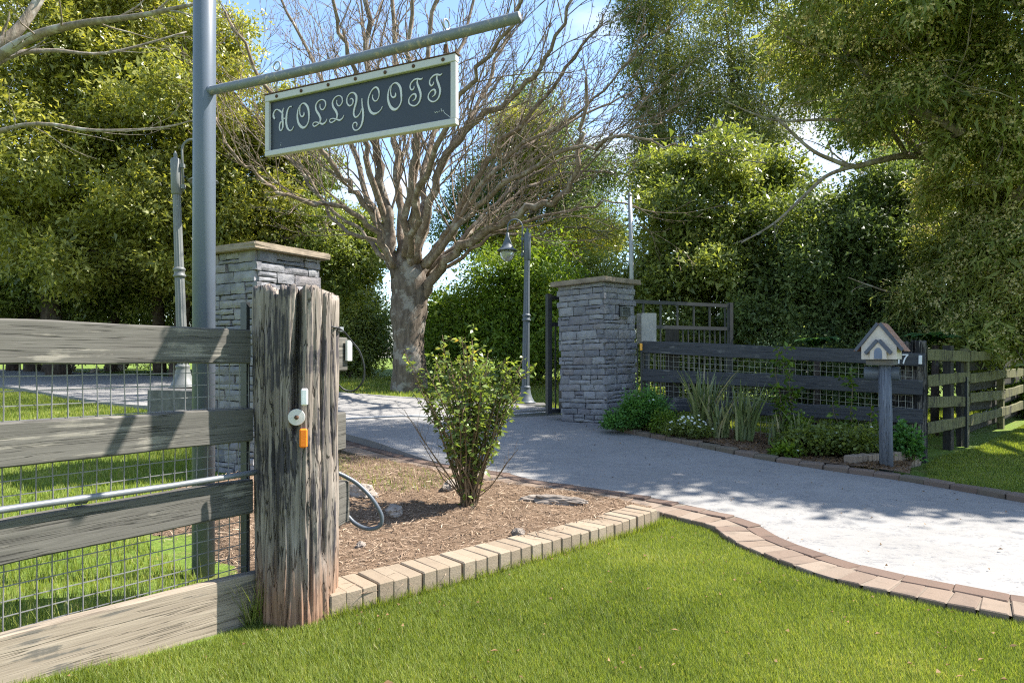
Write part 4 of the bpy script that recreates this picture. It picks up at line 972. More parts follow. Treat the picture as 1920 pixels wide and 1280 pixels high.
# ================================================================== ROCKS
def rock(p, r, label, seed, name='rock', group='rocks in the mulch bed', sink=.35):
    bm = bmesh.new(); bmesh.ops.create_icosphere(bm, subdivisions=4, radius=1); o = Vector((seed*7.3, seed, 2))
    for v in bm.verts:
        n = v.co.copy(); f = 1+.32*mnoise.noise(n*1.3+o)+.16*mnoise.noise(n*3.1+o)+.10*mnoise.noise(n*6+o)+.07*mnoise.noise(n*14+o)-.12*abs(mnoise.noise(n*2.2-o))
        v.co = Vector((n.x*r[0]*f, n.y*r[1]*f, n.z*r[2]*f))
    me = bpy.data.meshes.new(name); bm.to_mesh(me); bm.free()
    return tag(put(name, me, M['rock'], None, Matrix.Translation(Vector(p)+Vector((0, 0, r[2]*(1-2*sink)))) @ Matrix.Rotation(seed*.9, 4, 'Z')), label, 'rock', group)
def bedp(px, py): p = gat(px, py, .06); p.z = bedz(p.x, p.y); return p
o = rock(bedp(1035, 945), (.24, .07, .045), 'long flat pale rock lying by the pavers right of the rose bush', 1); o.rotation_euler.z = -.25
rock(bedp(740, 955), (.10, .06, .045), 'small pale rock left of the rose bush near the hose loop', 2)
rock(bedp(680, 925), (.13, .08, .07), 'rugged rock behind the hose loop by the old post', 3)
rock(bedp(972, 1008), (.045, .035, .035), 'little round rock alone in the straw mulch', 4)
rock(bedp(845, 915), (.09, .06, .06), 'reddish rock just behind the rose bush base', 5)
rock(bedp(676, 1018), (.035, .03, .025), 'tiny rock in the cable shadow beside the post', 6)
for i, (px, py, s, lb) in enumerate(((118, 693, .30, 'flat brownish boulder at the far left drive edge'), (215, 692, .36, 'rounded boulder beyond the drive, left of the pale lamp'), (178, 697, .16, 'small stone between the two far boulders'))):
    p = gat(px, py+2); rock(p, (s, s*.7, s*.55), lb, 11+i, group='boulders along the rear drive', sink=.2)
p = Vector((2.95, 7.35, 0)); p.z = bed2z(p.x, p.y); rock(p, (.13, .07, .04), 'flat pale stone at the front of the planted bed', 21, group='stones in the planted bed')
# ================================================================== ROSE BUSH
def stems_plant(name, base, label, cat, canes, mat_leaf, mat_cane, seed, leaf=.035, per_m=34, aspect=.55, group=None, up=.5, tipcol=True, rad=.006, droop=.15, sub=2.0):
    g = random.Random(seed); ng = np.random.default_rng(seed); root = empty(name, base, label, cat, group)
    pts_all = []; stem = MB()
    for (dx, dy, h, bow) in canes:
        p0 = Vector(base)+Vector((g.uniform(-.06, .06), g.uniform(-.05, .05), -.02)); p1 = Vector(base)+Vector((dx, dy, h))
        mid = p0.lerp(p1, .5)+Vector((-dx*bow*.5, -dy*bow*.5, .03))
        q = catmull([p0, p0.lerp(mid, .5)+Vector((g.gauss(0, .015), g.gauss(0, .015), 0)), mid, mid.lerp(p1, .5)+Vector((g.gauss(0, .02), g.gauss(0, .02), 0)), p1], 4)
        stem.tube(q, [rad*(1-.65*i/(len(q)-1)) for i in range(len(q))], 5, cap=False)
        L = sum((b-a).length for a, b in zip(q, q[1:])); pts_all.append((q, L, h))
        for _ in range(int(L*sub*2)):
            t = g.uniform(.25, .98); k = min(int(t*(len(q)-1)), len(q)-2); p = q[k]
            d = Vector((g.gauss(0, .7), g.gauss(0, .7), up+g.random()*.5)).normalized(); l = g.uniform(.06, .20)*min(1, h)
            qq = [p, p+d*l*.5+Vector((g.gauss(0, .01), g.gauss(0, .01), 0)), p+d*l+Vector((0, 0, .01))]
            stem.tube(qq, [rad*.45, rad*.35, rad*.22], 4, cap=False); pts_all.append((qq, l*2.2, h))
    stem.build('stems', M[mat_cane], root)
    P = []; A = []; T = []; zmax = max(c[2] for c in canes)
    for q, L, h in pts_all:
        n = int(L*per_m)
        for _ in range(n):
            t = g.random()**.8; k = min(int(t*(len(q)-1)), len(q)-2); p = q[k].lerp(q[k+1], g.random())
            if p.z-base[2] < .30*zmax and g.random() < .75: continue
            P.append(p); d = Vector((g.gauss(0, 1), g.gauss(0, 1), g.gauss(.15, .5))); A.append(d)
            f = (p.z-base[2])/zmax; T.append(min(1, max(0, g.betavariate(2, 3)*.75+(.42*g.random() if tipcol and f > .82 else 0))))
    P = np.array(P)-np.array(base); A = np.array(A); n = len(P); A /= np.linalg.norm(A, axis=1, keepdims=True)
    P = P+A*.012; A[:, 2] -= droop; Nn = ng.normal(0, .5, (n, 3))+np.array([0, 0, .8]); L = leaf*ng.uniform(.6, 1.3, n)
    me = leaf_mesh('leaves', P, A, Nn, L, L*aspect, np.array(T), .18, .1)
    o = put('leaves', me, LEAF[mat_leaf], root, Matrix.Translation(Vector(base))); o['kind'] = 'stuff'; return root
g = random.Random(5); rb = bedp(880, 946); canes = []
for i in range(40):
    a = g.uniform(0, 6.28); f = g.uniform(0, 1)**.6; canes.append((math.cos(a)*f*.44-.03, math.sin(a)*f*.36, 1.20-.28*f*f+g.uniform(-.20, .06), g.uniform(-.2, .6)))
canes += [(-.48, -.02, 1.15, .1), (-.42, -.05, 1.05, 0), (.46, .0, 1.04, 0), (.40, .06, 1.1, 0), (.26, 0, 1.08, 0), (-.20, 0, 1.26, 0), (-.03, 0, 1.24, 0), (.02, .05, 1.22, 0)]
stems_plant('rose_bush', rb, 'leafy upright rose bush growing in the mulch beside the driveway', 'shrub', canes, 'rose', 'cane', 5, leaf=.046, per_m=34, rad=.0075, sub=3.0, aspect=.6)
mb = MB(); rr = random.Random(9)          # bare dead canes at its foot
for s in [(-.40, -.1, .62), (-.36, -.02, .48), (-.30, -.12, .42), (.36, -.05, .42), (.30, -.12, .36), (-.48, .0, .7)]:
    q = wob(rb, rb+Vector(s), 5, .02, rr, -.03); mb.tube(q, [.005, .0045, .004, .003, .002], 5, cap=False); branch_out(mb, q, .004, .002, 2, 2, rr, 10, 1.0, .2, .35, .4, .0015)
ro = [o for o in C.objects if o.name == 'rose_bush'][0]
mb.build('bare_canes', M['cane'], ro)
# ================================================================== PLANTED BED
def on_bed(px, D): x = (px-960)/FPX*D; return Vector((x, D, bed2z(x, D)))
def mound(name, base, label, r, h, mat, n, leaf, seed, aspect=.6, group=None, flowers=0, cat='plant', fl=.016):
    ng = np.random.default_rng(seed); root = empty(name, base, label, cat, group)
    st = MB(); g = random.Random(seed); tops = []
    for i in range(int(30+r*60)):
        a = g.uniform(0, 6.28); f = g.random()**.5; p1 = Vector(base)+Vector((math.cos(a)*r*f, math.sin(a)*r*f*.8, h*(1-.45*f*f)*g.uniform(.55, 1.05)))
        q = wob(Vector(base)+Vector((math.cos(a)*r*f*.5, math.sin(a)*r*f*.4, 0)), p1, 4, .02, g); st.tube(q, [.003, .0026, .002, .0014], 3, cap=False); tops.append(p1)
    st.build('stems', M['cane_green'], root)
    T = np.array(tops); k = ng.integers(0, len(T), n); b = np.array(base)
    P = T[k]+ng.normal(0, 1, (n, 3))*np.array([r*.16, r*.16, h*.14]); f = ng.uniform(.25, 1, n)**.6
    P[:, 2] = b[2]+(P[:, 2]-b[2])*f; P[:, 2] = np.maximum(P[:, 2], b[2]+.01)
    A = (P-b)*np.array([1, 1, .4])+ng.normal(0, .22*r+.08, (n, 3)); Nn = ng.normal(0, .45, (n, 3))+np.array([0, 0, .9])
    L = leaf*ng.uniform(.6, 1.3, n); me = leaf_mesh('leaves', P-b, A, Nn, L, L*aspect, np.clip(ng.beta(2, 2.2, n)*.7+.35*(f-.6), 0, 1), .15, .15)
    o = put('leaves', me, LEAF[mat], root, Matrix.Translation(Vector(base))); o['kind'] = 'stuff'
    if flowers:
        P = []; Q = []; A = []
        for i in range(flowers):
            c = T[ng.integers(0, len(T))]+ng.normal(0, 1, 3)*np.array([r*.2, r*.2, h*.12])+np.array([0, -.03, .02])
            for a in np.linspace(0, 6.28, 9)[:-1]: P.append(c-b); A.append((math.cos(a), math.sin(a)*.8-.0, .25+.5*math.sin(a)))
        P = np.array(P); A = np.array(A); n = len(P); L = np.full(n, fl)
        me = leaf_mesh('flowers', P, A, np.tile([0, -.6, .8], (n, 1)), L, L*.6, ng.uniform(0, 1, n), .05, 0)
        o = put('flowers', me, LEAF['petal'], root, Matrix.Translation(Vector(base))); o['kind'] = 'stuff'
    return root
mound('herb_clump', on_bed(1212, 8.62), 'big feathery bright green herb clump at the foot of the right pillar', .30, .48, 'herb', 7000, .038, 31, flowers=8)
mound('herb_clump', on_bed(1168, 8.55), 'low leafy herb clump spilling against the right pillar corner', .22, .27, 'herb', 3000, .038, 32)
mound('daisy_clump', on_bed(1287, 8.05), 'white daisy clump flowering at the edge of the kerb', .26, .24, 'ever', 3200, .03, 33, flowers=60)
def strap_plant(base, label, n, h, seed, spread=.5, w=.028):
    g = random.Random(seed); root = empty('strap_plant', base, label, 'plant', 'strap leaved plants in the bed'); V = []; Q = []; T = []
    for i in range(n):
        a = g.uniform(0, 6.28); l = h*g.uniform(.55, 1.08); s = spread*g.uniform(.1, 1)*l; bx = g.uniform(-.10, .10); by = g.uniform(-.07, .07); tn = g.betavariate(2, 2.2)
        wd = w*g.uniform(.6, 1.2); kink = g.random() < .12; m = 6; sx, sy = -math.sin(a), math.cos(a); tw = g.uniform(-.7, .7)
        for j in range(m):
            t = j/(m-1); r = s*t**1.6; z = l*t*(1-.10*t)-(.35*l*max(0, t-.6)*1.8 if kink else 0); ww = wd*.5*(1-t**2.2)*(.7+.6*min(1, t*3))+.0008
            cx = sx*math.cos(tw)-math.cos(a)*math.sin(tw); cy = sy*math.cos(tw)+math.sin(a)*-math.sin(tw)
            V += [(bx+math.cos(a)*r-cx*ww, by+math.sin(a)*r-cy*ww, z), (bx+math.cos(a)*r+cx*ww, by+math.sin(a)*r+cy*ww, z)]; T += [min(1, tn+.25*t*g.random())]*2
            if j: b = len(V)-4; Q.append((b, b+1, b+3, b+2))
    me = np_mesh('leaves', np.array(V), np.array(Q), np.array(T)); put('leaves', me, LEAF['flax'], root, Matrix.Translation(Vector(base))); return root
strap_plant(on_bed(1318, 8.25), 'tall strap leaved clump nearest the daisies', 95, .88, 41, .55)
strap_plant(on_bed(1395, 7.95), 'strap leaved clump in the middle of the bed', 70, .78, 42, .5)
strap_plant(on_bed(1350, 8.05), 'shorter dense strap leaved clump between two taller ones', 60, .55, 43, .6)
strap_plant(on_bed(1490, 7.75), 'thin strap leaved clump right of the middle of the bed', 34, .50, 44, .5)
strap_plant(on_bed(1455, 7.85), 'sparse strap leaved clump beside the tall rose stems', 26, .45, 45, .6)
for i, (px, D, h, lb) in enumerate(((1462, 7.95, 1.15, 'tallest spindly rose stem before the dark fence'), (1486, 7.9, 1.05, 'second spindly rose stem beside the tallest one'), (1585, 7.75, .95, 'spindly rose stem left of the mailbox post'), (1628, 7.5, .62, 'short spindly rose stem close to the mailbox post'))):
    b = on_bed(px, D); g = random.Random(50+i)
    stems_plant('climbing_rose', b, lb, 'plant', [(g.uniform(-.06, .06), 0, h, .2), (g.uniform(-.15, .15), .03, h*.62, .2), (g.uniform(-.2, .2), -.03, h*.45, .1)], 'bright', 'cane', 50+i, leaf=.07, per_m=52, group='spindly rose stems', rad=.005, tipcol=False)
mound('leafy_plant', on_bed(1530, 7.45), 'broad low leafy plant with round leaves before the fence', .34, .30, 'ever', 2600, .05, 61, .8, group='low leafy plants', flowers=5)
mound('leafy_plant', on_bed(1600, 7.35), 'tangled leafy plant just left of the mailbox post', .30, .34, 'ever', 2400, .045, 62, .75, group='low leafy plants', flowers=4)
mound('leafy_plant', on_bed(1475, 7.25), 'small bright lettuce green plant at the bed front', .14, .12, 'bright', 420, .07, 63, .5, group='low leafy plants')
mound('leafy_plant', on_bed(1500, 7.85), 'upright yellowish green plant behind the straps', .22, .40, 'bright', 1100, .045, 64, .7, group='low leafy plants')
mound('leafy_plant', on_bed(1560, 7.75), 'dark leafy plant against the bottom rail', .30, .36, 'ever', 2200, .045, 66, .7, group='low leafy plants')
mound('leafy_plant', Vector((4.32, 7.50, .04)), 'leafy shrublet between the mailbox and the end post', .15, .42, 'herb', 900, .055, 65, .7, group='low leafy plants')
mound('leafy_plant', on_bed(1250, 8.25), 'pale fine leaved plant between herb clump and daisies', .20, .30, 'bright', 1700, .03, 67, .6, group='low leafy plants')
# dry litter in both beds, blades in all lawns
def scatter(poly, n, seed, view=True):
    ng = np.random.default_rng(seed); xs = [p[0] for p in poly]; ys = [p[1] for p in poly]; out = np.zeros((0, 2))
    while len(out) < n:
        x = ng.uniform(min(xs), max(xs), n*2); y = ng.uniform(min(ys), max(ys), n*2); k = inside(x, y, poly)
        if view: k &= (np.abs(x) < y*.80+.4) & (y > 2.0)
        p = np.stack([x[k], y[k]], 1); out = np.concatenate([out, p])
        if len(p) == 0: break
    return out[:n]
def litter(name, poly, zf, n, seed, lo, hi, mat, label, wid=.0035, cat=None):
    ng = np.random.default_rng(seed); p = scatter(poly, n, seed); n = len(p); z = np.array([zf(x, y) for x, y in p])+ng.uniform(.001, .014, n)
    P = np.column_stack([p, z]); a = ng.uniform(0, 6.28, n); A = np.column_stack([np.cos(a), np.sin(a), ng.normal(0, .16, n)])
    L = lo*(hi/lo)**(ng.random(n)**2.2); me = leaf_mesh(name, P, A, ng.normal(0, .3, (n, 3))+np.array([0, 0, 1]), L, wid*ng.uniform(.6, 1.7, n), ng.beta(2.2, 2, n), .35, .04)
    return tag(put(name, me, LEAF[mat]), label, cat, kind='stuff')
litter('straw_mulch', BED, bedz, 20000, 71, .02, .16, 'straw', 'loose straw and twig mulch on the front garden bed', .0042)
litter('leaf_litter', BED2, bed2z, 5000, 72, .02, .09, 'dry', 'dry leaf litter on the planted bed', .014)
def grass(name, poly, n, seed, label, h=(.022, .045), w=.0035, zf=gz, tl=0.0, lean=.5, view=True):
    ng = np.random.default_rng(seed); p = scatter(poly, n, seed, view); n = len(p)
    if n == 0: return
    z = zf(p[:, 0], p[:, 1])-.03
    pat = np.array([mnoise.noise(Vector((x*1.1, y*1.1, 3)))+.6*mnoise.noise(Vector((x*4.1, y*4.1, 9))) for x, y in p])
    a = ng.uniform(0, 6.28, n); hh = (ng.uniform(h[0], h[1], n)*(1+.22*pat)+.016); ww = w*ng.uniform(.7, 1.4, n)*(.6+.16*p[:, 1])
    dx, dy = np.cos(a), np.sin(a); ln = ng.uniform(.1, lean, n)*hh; b = a+ng.normal(1.57, .5, n)
    B = np.column_stack([p, z]); S = np.column_stack([np.cos(b)*ww/2, np.sin(b)*ww/2, np.zeros(n)])
    tip = B+np.column_stack([dx*ln, dy*ln, hh])
    V = np.stack([B-S, B+S, tip], 1).reshape(-1, 3); Q = np.arange(3*n).reshape(n, 3)
    t = np.clip(.44+tl+.30*pat+ng.normal(0, .18, n), 0, 1); t = np.where(ng.random(n) < .05, ng.uniform(.85, 1, n), t)
    me = np_mesh(name, V, Q, np.repeat(t, 3)); return tag(put(name, me, LEAF['grass']), label, kind='stuff')
ob = offs(slab_l, .345); iapex = min(range(len(ob)), key=lambda i: (ob[i]-e1).length)
fb = FA-FD*1.0+FN*.03
LAWN = [(fb.x, fb.y), (FB.x+.05, FB.y-.02), (-1.2, 3.08), (e0.x-.1, e0.y-.05), (e0.x, e0.y-.01), (e1.x, e1.y-.01)]+[(p.x, p.y) for p in ob[iapex:]]+[(5, 1.5), (-2.6, 1.2)]
near = [p for p in LAWN]
grass('lawn_grass', LAWN, 380000, 81, 'bright mown lawn in the foreground', (.008, .026), .0032, lean=1.0)
# ragged longer tufts along the edges
edge = []
for k in range(60):
    t = k/59; p = e0.lerp(e1, t); edge.append((p.x, p.y-.02))
strip = [(e0.x, e0.y-.05), (e1.x+.02, e1.y-.05), (e1.x, e1.y+.015), (e0.x, e0.y+.015)]
grass('edge_grass', strip, 5000, 82, 'longer grass tufts along the brick edging', (.03, .07), .0032, lean=.9)
strip = [(FB.x-.0, FB.y-.10), (FB.x+.10, FB.y-.0), (PC.x-.12, PC.y-.1), (PC.x-.2, PC.y+.0), (FB.x-.03, FB.y+.05)]
grass('edge_grass', strip, 260, 83, 'long ragged grass at the foot of the old post', (.06, .26), .004, lean=.8, tl=.25)
fl = FA-FD*1.2-FN*.10
strip = [(fl.x, fl.y), (FB.x-FN.x*.1, FB.y-FN.y*.1), (FB.x-FN.x*.3, FB.y-FN.y*.3), (fl.x-FN.x*.25, fl.y-FN.y*.25)]
grass('edge_grass', strip, 1500, 84, 'dry ragged grass behind the base board', (.04, .20), .0035, lean=.9, tl=.28)
bl = fl-FN*.15
BACK = [(bl.x, bl.y), (FB.x-FN.x*.2, FB.y-FN.y*.2), (-2.5, 4.6), (-3.0, 6.4), (-3.2, 8.9)]+[(p.x, p.y-.1) for p in rear_near[2:]]+[(-12, 8), (-6, 3)]
grass('lawn_grass', BACK, 85000, 85, 'sunny lawn behind the near fence', (.02, .05), .0045, tl=.1)
RL = [(p.x, p.y) for p in offs(slab_r, -.16)[35:]]
RL = [(4.1, 6.75), (4.65, 7.65), (5.0, 8.05), (6.1, 8.9), (9.45, 12.2), (14.1, 16.9), (16, 14), (9, 4)]+RL[::-1]
grass('lawn_grass', RL, 95000, 86, 'bright lawn beside the mossy fence', (.01, .03), .0045, tl=.02)
FL = [(p.x, p.y+.12) for p in rear_far[:5]]+[(-9, 17.2), (-4, 18.5), (4, 18.5), (6, 15), (5, 12.4), (3.8, 11.6)]
grass('lawn_grass', FL, 40000, 87, 'yellowish lawn around the big bare tree', (.03, .07), .006, tl=.18)
BR = [(2.4, 10.0), (4.9, 8.5), (9.3, 13.4), (9, 16), (4, 13.2), (3.9, 11.4)]
grass('lawn_grass', BR, 26000, 88, 'lawn seen through the dark rail fence', (.03, .06), .006, tl=.1)
WB = [(-2.0, 6.9), (-1.2, 6.5), (-.3, 5.7), (-.9, 5.4), (-2.0, 6.0)]
grass('bed_weeds', WB, 1300, 89, 'sparse weeds greening the back of the mulch bed', (.02, .06), .005, zf=lambda x, y: gz(x, y)+.075, lean=1.0)
# dead leaves on the drive and lawn
ng = np.random.default_rng(77); DR = [(p.x, p.y) for p in slab_l[::3]]+[(p.x, p.y) for p in slab_r[::-3]]
litter('fallen_leaves', LAWN, lambda x, y: gzf(x, y)-.004, 140, 79, .012, .04, 'dry', 'few dry leaves lying on the front lawn', .012)
litter('fallen_leaves', DR, lambda x, y: gzf(x, y)+.014+slab_up(x, y), 150, 78, .01, .028, 'dry', 'scattered dry leaves and specks on the driveway', .015)
# ================================================================== TREES
def trunk(parent, pts, rad, mat, n=14, name='trunk', rough=.06, seed=1):
    q = catmull(pts, 5); m = len(q); rr = np.interp(np.linspace(0, 1, m), np.linspace(0, 1, len(rad)), rad)
    mb = MB(); mb.tube(q, list(rr), n); o = Vector((seed*5.1, 0, 0))
    V = []
    for i, v in enumerate(mb.v):
        c = q[i//n]; d = Vector(v)-c; V.append(tuple(c+d*(1+rough*3*mnoise.noise(Vector(v)*1.6+o)+rough*mnoise.noise(Vector(v)*6+o))))
    mb.v = V; return mb.build(name, M[mat], parent, True)
# --- the big bare tree
BT = gat(768, 731); DT = BT.y
root = empty('bare_tree', BT, 'large bare deciduous tree with spreading limbs behind the driveway', 'tree')
def tp(px, py, dd=0.0): return at(px, py, DT+dd)
trunk(root, [BT+Vector((0, 0, -.15)), tp(768, 690), tp(767, 640), tp(766, 590), tp(767, 540), tp(766, 490), tp(765, 450)], [.42, .35, .345, .35, .375, .33, .2], 'bark_main', 20, rough=.07)
LIMBS = [
 ([(745, 520, -.1), (728, 440, -.2), (717, 340, -.3), (702, 265, -.4), (694, 120, -.5), (690, -60, -.6)], .20, .09),
 ([(762, 500, .2), (748, 400, .4), (742, 290, .5), (740, 140, .8), (735, -60, 1.0)], .16, .08),
 ([(770, 500, -.2), (776, 400, -.5), (778, 300, -.8), (800, 150, -1.0), (828, -50, -1.3)], .16, .07),
 ([(760, 480, -.3), (766, 360, -.8), (782, 240, -1.2), (768, 100, -1.6), (775, -60, -2)], .13, .06),
 ([(775, 490, .3), (790, 380, .8), (808, 260, 1.2), (850, 120, 1.8), (905, -60, 2.4)], .14, .06),
 ([(748, 510, 0), (715, 430, -.2), (672, 370, -.5), (628, 310, -.8), (560, 230, -1.3), (480, 130, -1.8), (420, 20, -2.2)], .13, .045),
 ([(738, 500, .2), (700, 400, .8), (655, 260, 1.4), (600, 150, 2.0), (540, 20, 2.6), (520, -60, 2.8)], .12, .045),
 ([(738, 500, -.3), (690, 420, -.9), (630, 385, -1.5), (560, 375, -2.0), (500, 340, -2.5), (440, 290, -2.9), (400, 220, -3.2)], .10, .03),
 ([(735, 505, .2), (690, 455, .6), (640, 420, 1.0), (560, 320, 1.5), (480, 220, 2.1), (380, 120, 2.8)], .09, .03),
 ([(725, 420, -.2), (690, 300, -.9), (668, 180, -1.4), (640, 60, -1.8), (610, -60, -2.2)], .11, .05),
 ([(790, 560, 0), (820, 510, -.3), (862, 465, -.8), (925, 428, -1.5), (985, 395, -2.1), (1045, 372, -2.6), (1080, 320, -2.9), (1092, 240, -3.1), (1100, 150, -3.3)], .17, .05),
 ([(785, 520, .1), (825, 470, .4), (880, 380, .9), (930, 320, 1.3), (1000, 265, 1.8), (1100, 215, 2.4), (1200, 165, 3.0)], .13, .04),
 ([(780, 490, -.2), (800, 400, -.7), (838, 290, -1.2), (900, 222, -1.7), (965, 182, -2.2), (1020, 110, -2.7), (1075, 0, -3.2)], .15, .05),
 ([(782, 480, .3), (815, 340, .9), (870, 240, 1.4), (920, 140, 2.0), (965, 20, 2.6), (980, -60, 2.8)], .12, .05),
 ([(790, 500, -.1), (850, 420, -.5), (910, 300, -1.0), (985, 225, -1.5), (1060, 130, -2.0), (1130, 30, -2.6)], .12, .04),
 ([(800, 520, .4), (870, 450, 1.1), (950, 380, 1.8), (1040, 330, 2.6), (1130, 320, 3.2), (1220, 345, 3.7)], .10, .028),
 ([(795, 540, .2), (850, 480, .9), (920, 440, 1.6), (1000, 440, 2.3), (1080, 425, 3.0), (1160, 440, 3.5)], .085, .022),
 ([(800, 500, -.5), (880, 400, -1.6), (970, 330, -2.6), (1070, 280, -3.5), (1180, 260, -4.2), (1260, 280, -4.6)], .10, .025),
 ([(800, 510, .2), (880, 430, .5), (960, 350, .8), (1060, 300, 1.1), (1160, 255, 1.4), (1240, 230, 1.6)], .075, .02),
 ([(795, 500, -.4), (870, 390, -1.0), (960, 290, -1.6), (1060, 230, -2.1), (1150, 150, -2.6), (1210, 60, -3.0)], .085, .02),
 ([(800, 530, 0), (880, 470, -.4), (960, 420, -.9), (1060, 395, -1.4), (1150, 380, -1.8), (1230, 400, -2.1)], .07, .018),
 ([(740, 500, 0), (690, 440, .2), (620, 395, .5), (550, 300, .8), (470, 250, 1.1), (400, 160, 1.4)], .07, .018),
 ([(770, 480, -.6), (790, 350, -2.0), (840, 220, -3.0), (920, 100, -4.0), (1000, -20, -4.8)], .11, .04),
]
for i, (pp, r0, r1) in enumerate(LIMBS):
    r0 *= .72; r1 *= .5; g = random.Random(100+i); q = catmull([tp(*p) for p in pp], 5); n = len(q)
    q = q[:2]+[p+Vector((g.gauss(0, .04), g.gauss(0, .04), g.gauss(0, .03))) for p in q[2:]]
    mb = MB(); mb.tube(q, [r0+(r1-r0)*(j/(n-1))**.8 for j in range(n)], 9)
    lo = mb.build('limb', M['bark_main' if r0 > .125 else 'bark_red'], root, True)
    tw = MB(); branch_out(tw, q, r0*.5, r1*.8, 1, 3, g, 2.3, .6, .15, .48, .16, .0064)
    o = tw.build('twigs', M['bark_red'], lo, True, fix=False); o['kind'] = 'stuff'
# --- bare tree reaching in from the left
B2 = Vector((-9.2, 9.6, gzf(-9.2, 9.6))); root = empty('bare_tree', B2, 'pale bare tree whose branches reach in at the upper left', 'tree')
trunk(root, [B2, B2+Vector((.1, 0, 1.5)), B2+Vector((.3, 0, 3.2)), B2+Vector((.5, 0, 4.6))], [.24, .18, .15, .11], 'bark_pale', 12)
for i, (pp, r0, r1) in enumerate([([(-150, 205, 9.5), (-40, 130, 9.2), (60, 70, 9.0), (150, 45, 8.8), (260, 30, 8.6), (365, 8, 8.4)], .085, .02), ([(-160, 190, 9.6), (-50, 110, 9.8), (30, 60, 10), (85, -20, 10.2)], .10, .06), ([(-140, 230, 9.5), (0, 115, 9.6), (90, 95, 9.8), (200, 100, 10), (350, 60, 10.3)], .05, .012), ([(-140, 300, 9.4), (40, 235, 9.2), (180, 245, 9.0), (300, 240, 8.9), (365, 225, 8.8)], .035, .008), ([(-100, 180, 9.5), (-20, 40, 9.6), (0, -80, 9.7)], .08, .04)]):
    g = random.Random(140+i); q = catmull([at(*p) for p in pp], 5); n = len(q); mb = MB(); mb.tube(q, [r0+(r1-r0)*j/(n-1) for j in range(n)], 8)
    lo = mb.build('limb', M['bark_pale'], root, True); tw = MB(); branch_out(tw, q, r0*.6, r1, 1, 2, g, 1.8, .8, .12, .34, .25, .004)
    o = tw.build('twigs', M['bark_pale'], lo, True, fix=False); o['kind'] = 'stuff'
# --- leafy trees: blobs are (centre, radii[, weight])
def blob(px, py, D, rx, ry, rz=None, w=1.0):
    """ellipsoid whose centre is seen at px, py at depth D; rx and rz in photograph pixels at that depth, ry in metres"""
    k = D/FPX; c = at(px, py, D); return (tuple(c), (rx*k, ry, (rz or rx)*k), w)
def leafy(name, label, px, D, blobs, mat, n, per, size, seed, cat='tree', trunks=None, bark='bark_dark', group=None, r=.16, limbs=True, **kw):
    x = (px-960)/FPX*D; base = Vector((x, D, gzf(x, D))); root = empty(name, base, label, cat, group); g = random.Random(seed)
    lim = MB(); cs = [Vector(b[0]) for b in blobs]; top = max(cs, key=lambda c: c.z)
    h = min(c.z for c in cs)
    fork = base+Vector((g.uniform(-.2, .2), g.uniform(-.2, .2), max(.5, (h-base.z)*.65)))
    if trunks is not False:
        tpt = [base+Vector((0, 0, -.1)), base.lerp(fork, .5)+Vector((g.uniform(-.1, .1), 0, 0)), fork, fork.lerp(top, .6), top]
        trunk(root, tpt, [r*1.25, r, r*.85, r*.45, r*.12], bark, 10, seed=seed)
        if limbs:
            for c in cs:
                q = wob(fork.lerp(top, g.uniform(0, .35)), c, 6, .12*(c-fork).length*.5, g, .1); lim.tube(q, [r*.42*(1-.85*i/5) for i in range(6)], 6, cap=False)
                branch_out(lim, q, r*.25, r*.06, 2, 2, g, 1.6, .9, .15, .38, .35, .008)
            lim.build('limbs', M[bark], root, True, fix=False)
    crown('crown', root, mat, seed, blobs, n, per, size, **kw); return root
TL = 'evergreen trees along the left'
leafy('evergreen_tree', 'dense yellow green evergreen filling the upper left corner', 110, 19.0, [blob(90, 60, 19, 190, 2.6, 130), blob(220, 180, 18.6, 160, 2.4, 130), blob(40, 250, 18.2, 150, 2.2, 120), blob(180, 330, 18.2, 130, 2.2, 110), blob(20, 400, 18.5, 100, 2, 90), blob(100, -60, 19.5, 170, 2.6, 100), blob(-110, 220, 19.5, 150, 2.4, 220), blob(240, 20, 19.4, 120, 2, 110)], 'ever2', 8600, 14, .125, 201, group=TL, r=.26, spread=.26, lump=.3, thick=.2)
leafy('evergreen_tree', 'broad evergreen with dark underside behind the tall sign pole', 335, 18.4, [blob(330, 250, 18, 130, 2.2, 110), blob(400, 120, 18.6, 90, 1.8, 120), blob(300, 130, 18.8, 100, 1.8, 100), blob(420, 330, 17.8, 110, 2, 100), blob(300, 420, 17.6, 120, 2, 80), blob(470, 420, 17.8, 90, 1.8, 80), blob(160, 470, 17.6, 130, 2, 70), blob(505, 260, 18.4, 70, 1.6, 90), blob(395, 495, 17.6, 130, 1.8, 60)], 'ever2', 8400, 14, .12, 202, group=TL, r=.22, spread=.25, lump=.3, thick=.2)
leafy('evergreen_tree', 'dark green evergreen low at the far left edge', 60, 20.5, [blob(50, 480, 19.5, 130, 2.0, 100), blob(170, 540, 20, 110, 1.8, 60), blob(-40, 540, 20, 100, 2, 90), blob(270, 530, 20.3, 110, 1.6, 60)], 'ever', 4000, 14, .12, 203, group=TL, r=.2, spread=.25)
leafy('evergreen_tree', 'olive green small tree right of the left pillar top', 640, 20.0, [blob(590, 460, 19, 110, 1.8, 75), blob(660, 500, 18.8, 75, 1.6, 70), blob(560, 350, 19.8, 85, 1.6, 70), blob(520, 480, 19, 80, 1.6, 70), blob(650, 440, 19.4, 60, 1.4, 40)], 'ever', 4200, 14, .115, 204, group=TL, r=.14, spread=.22)
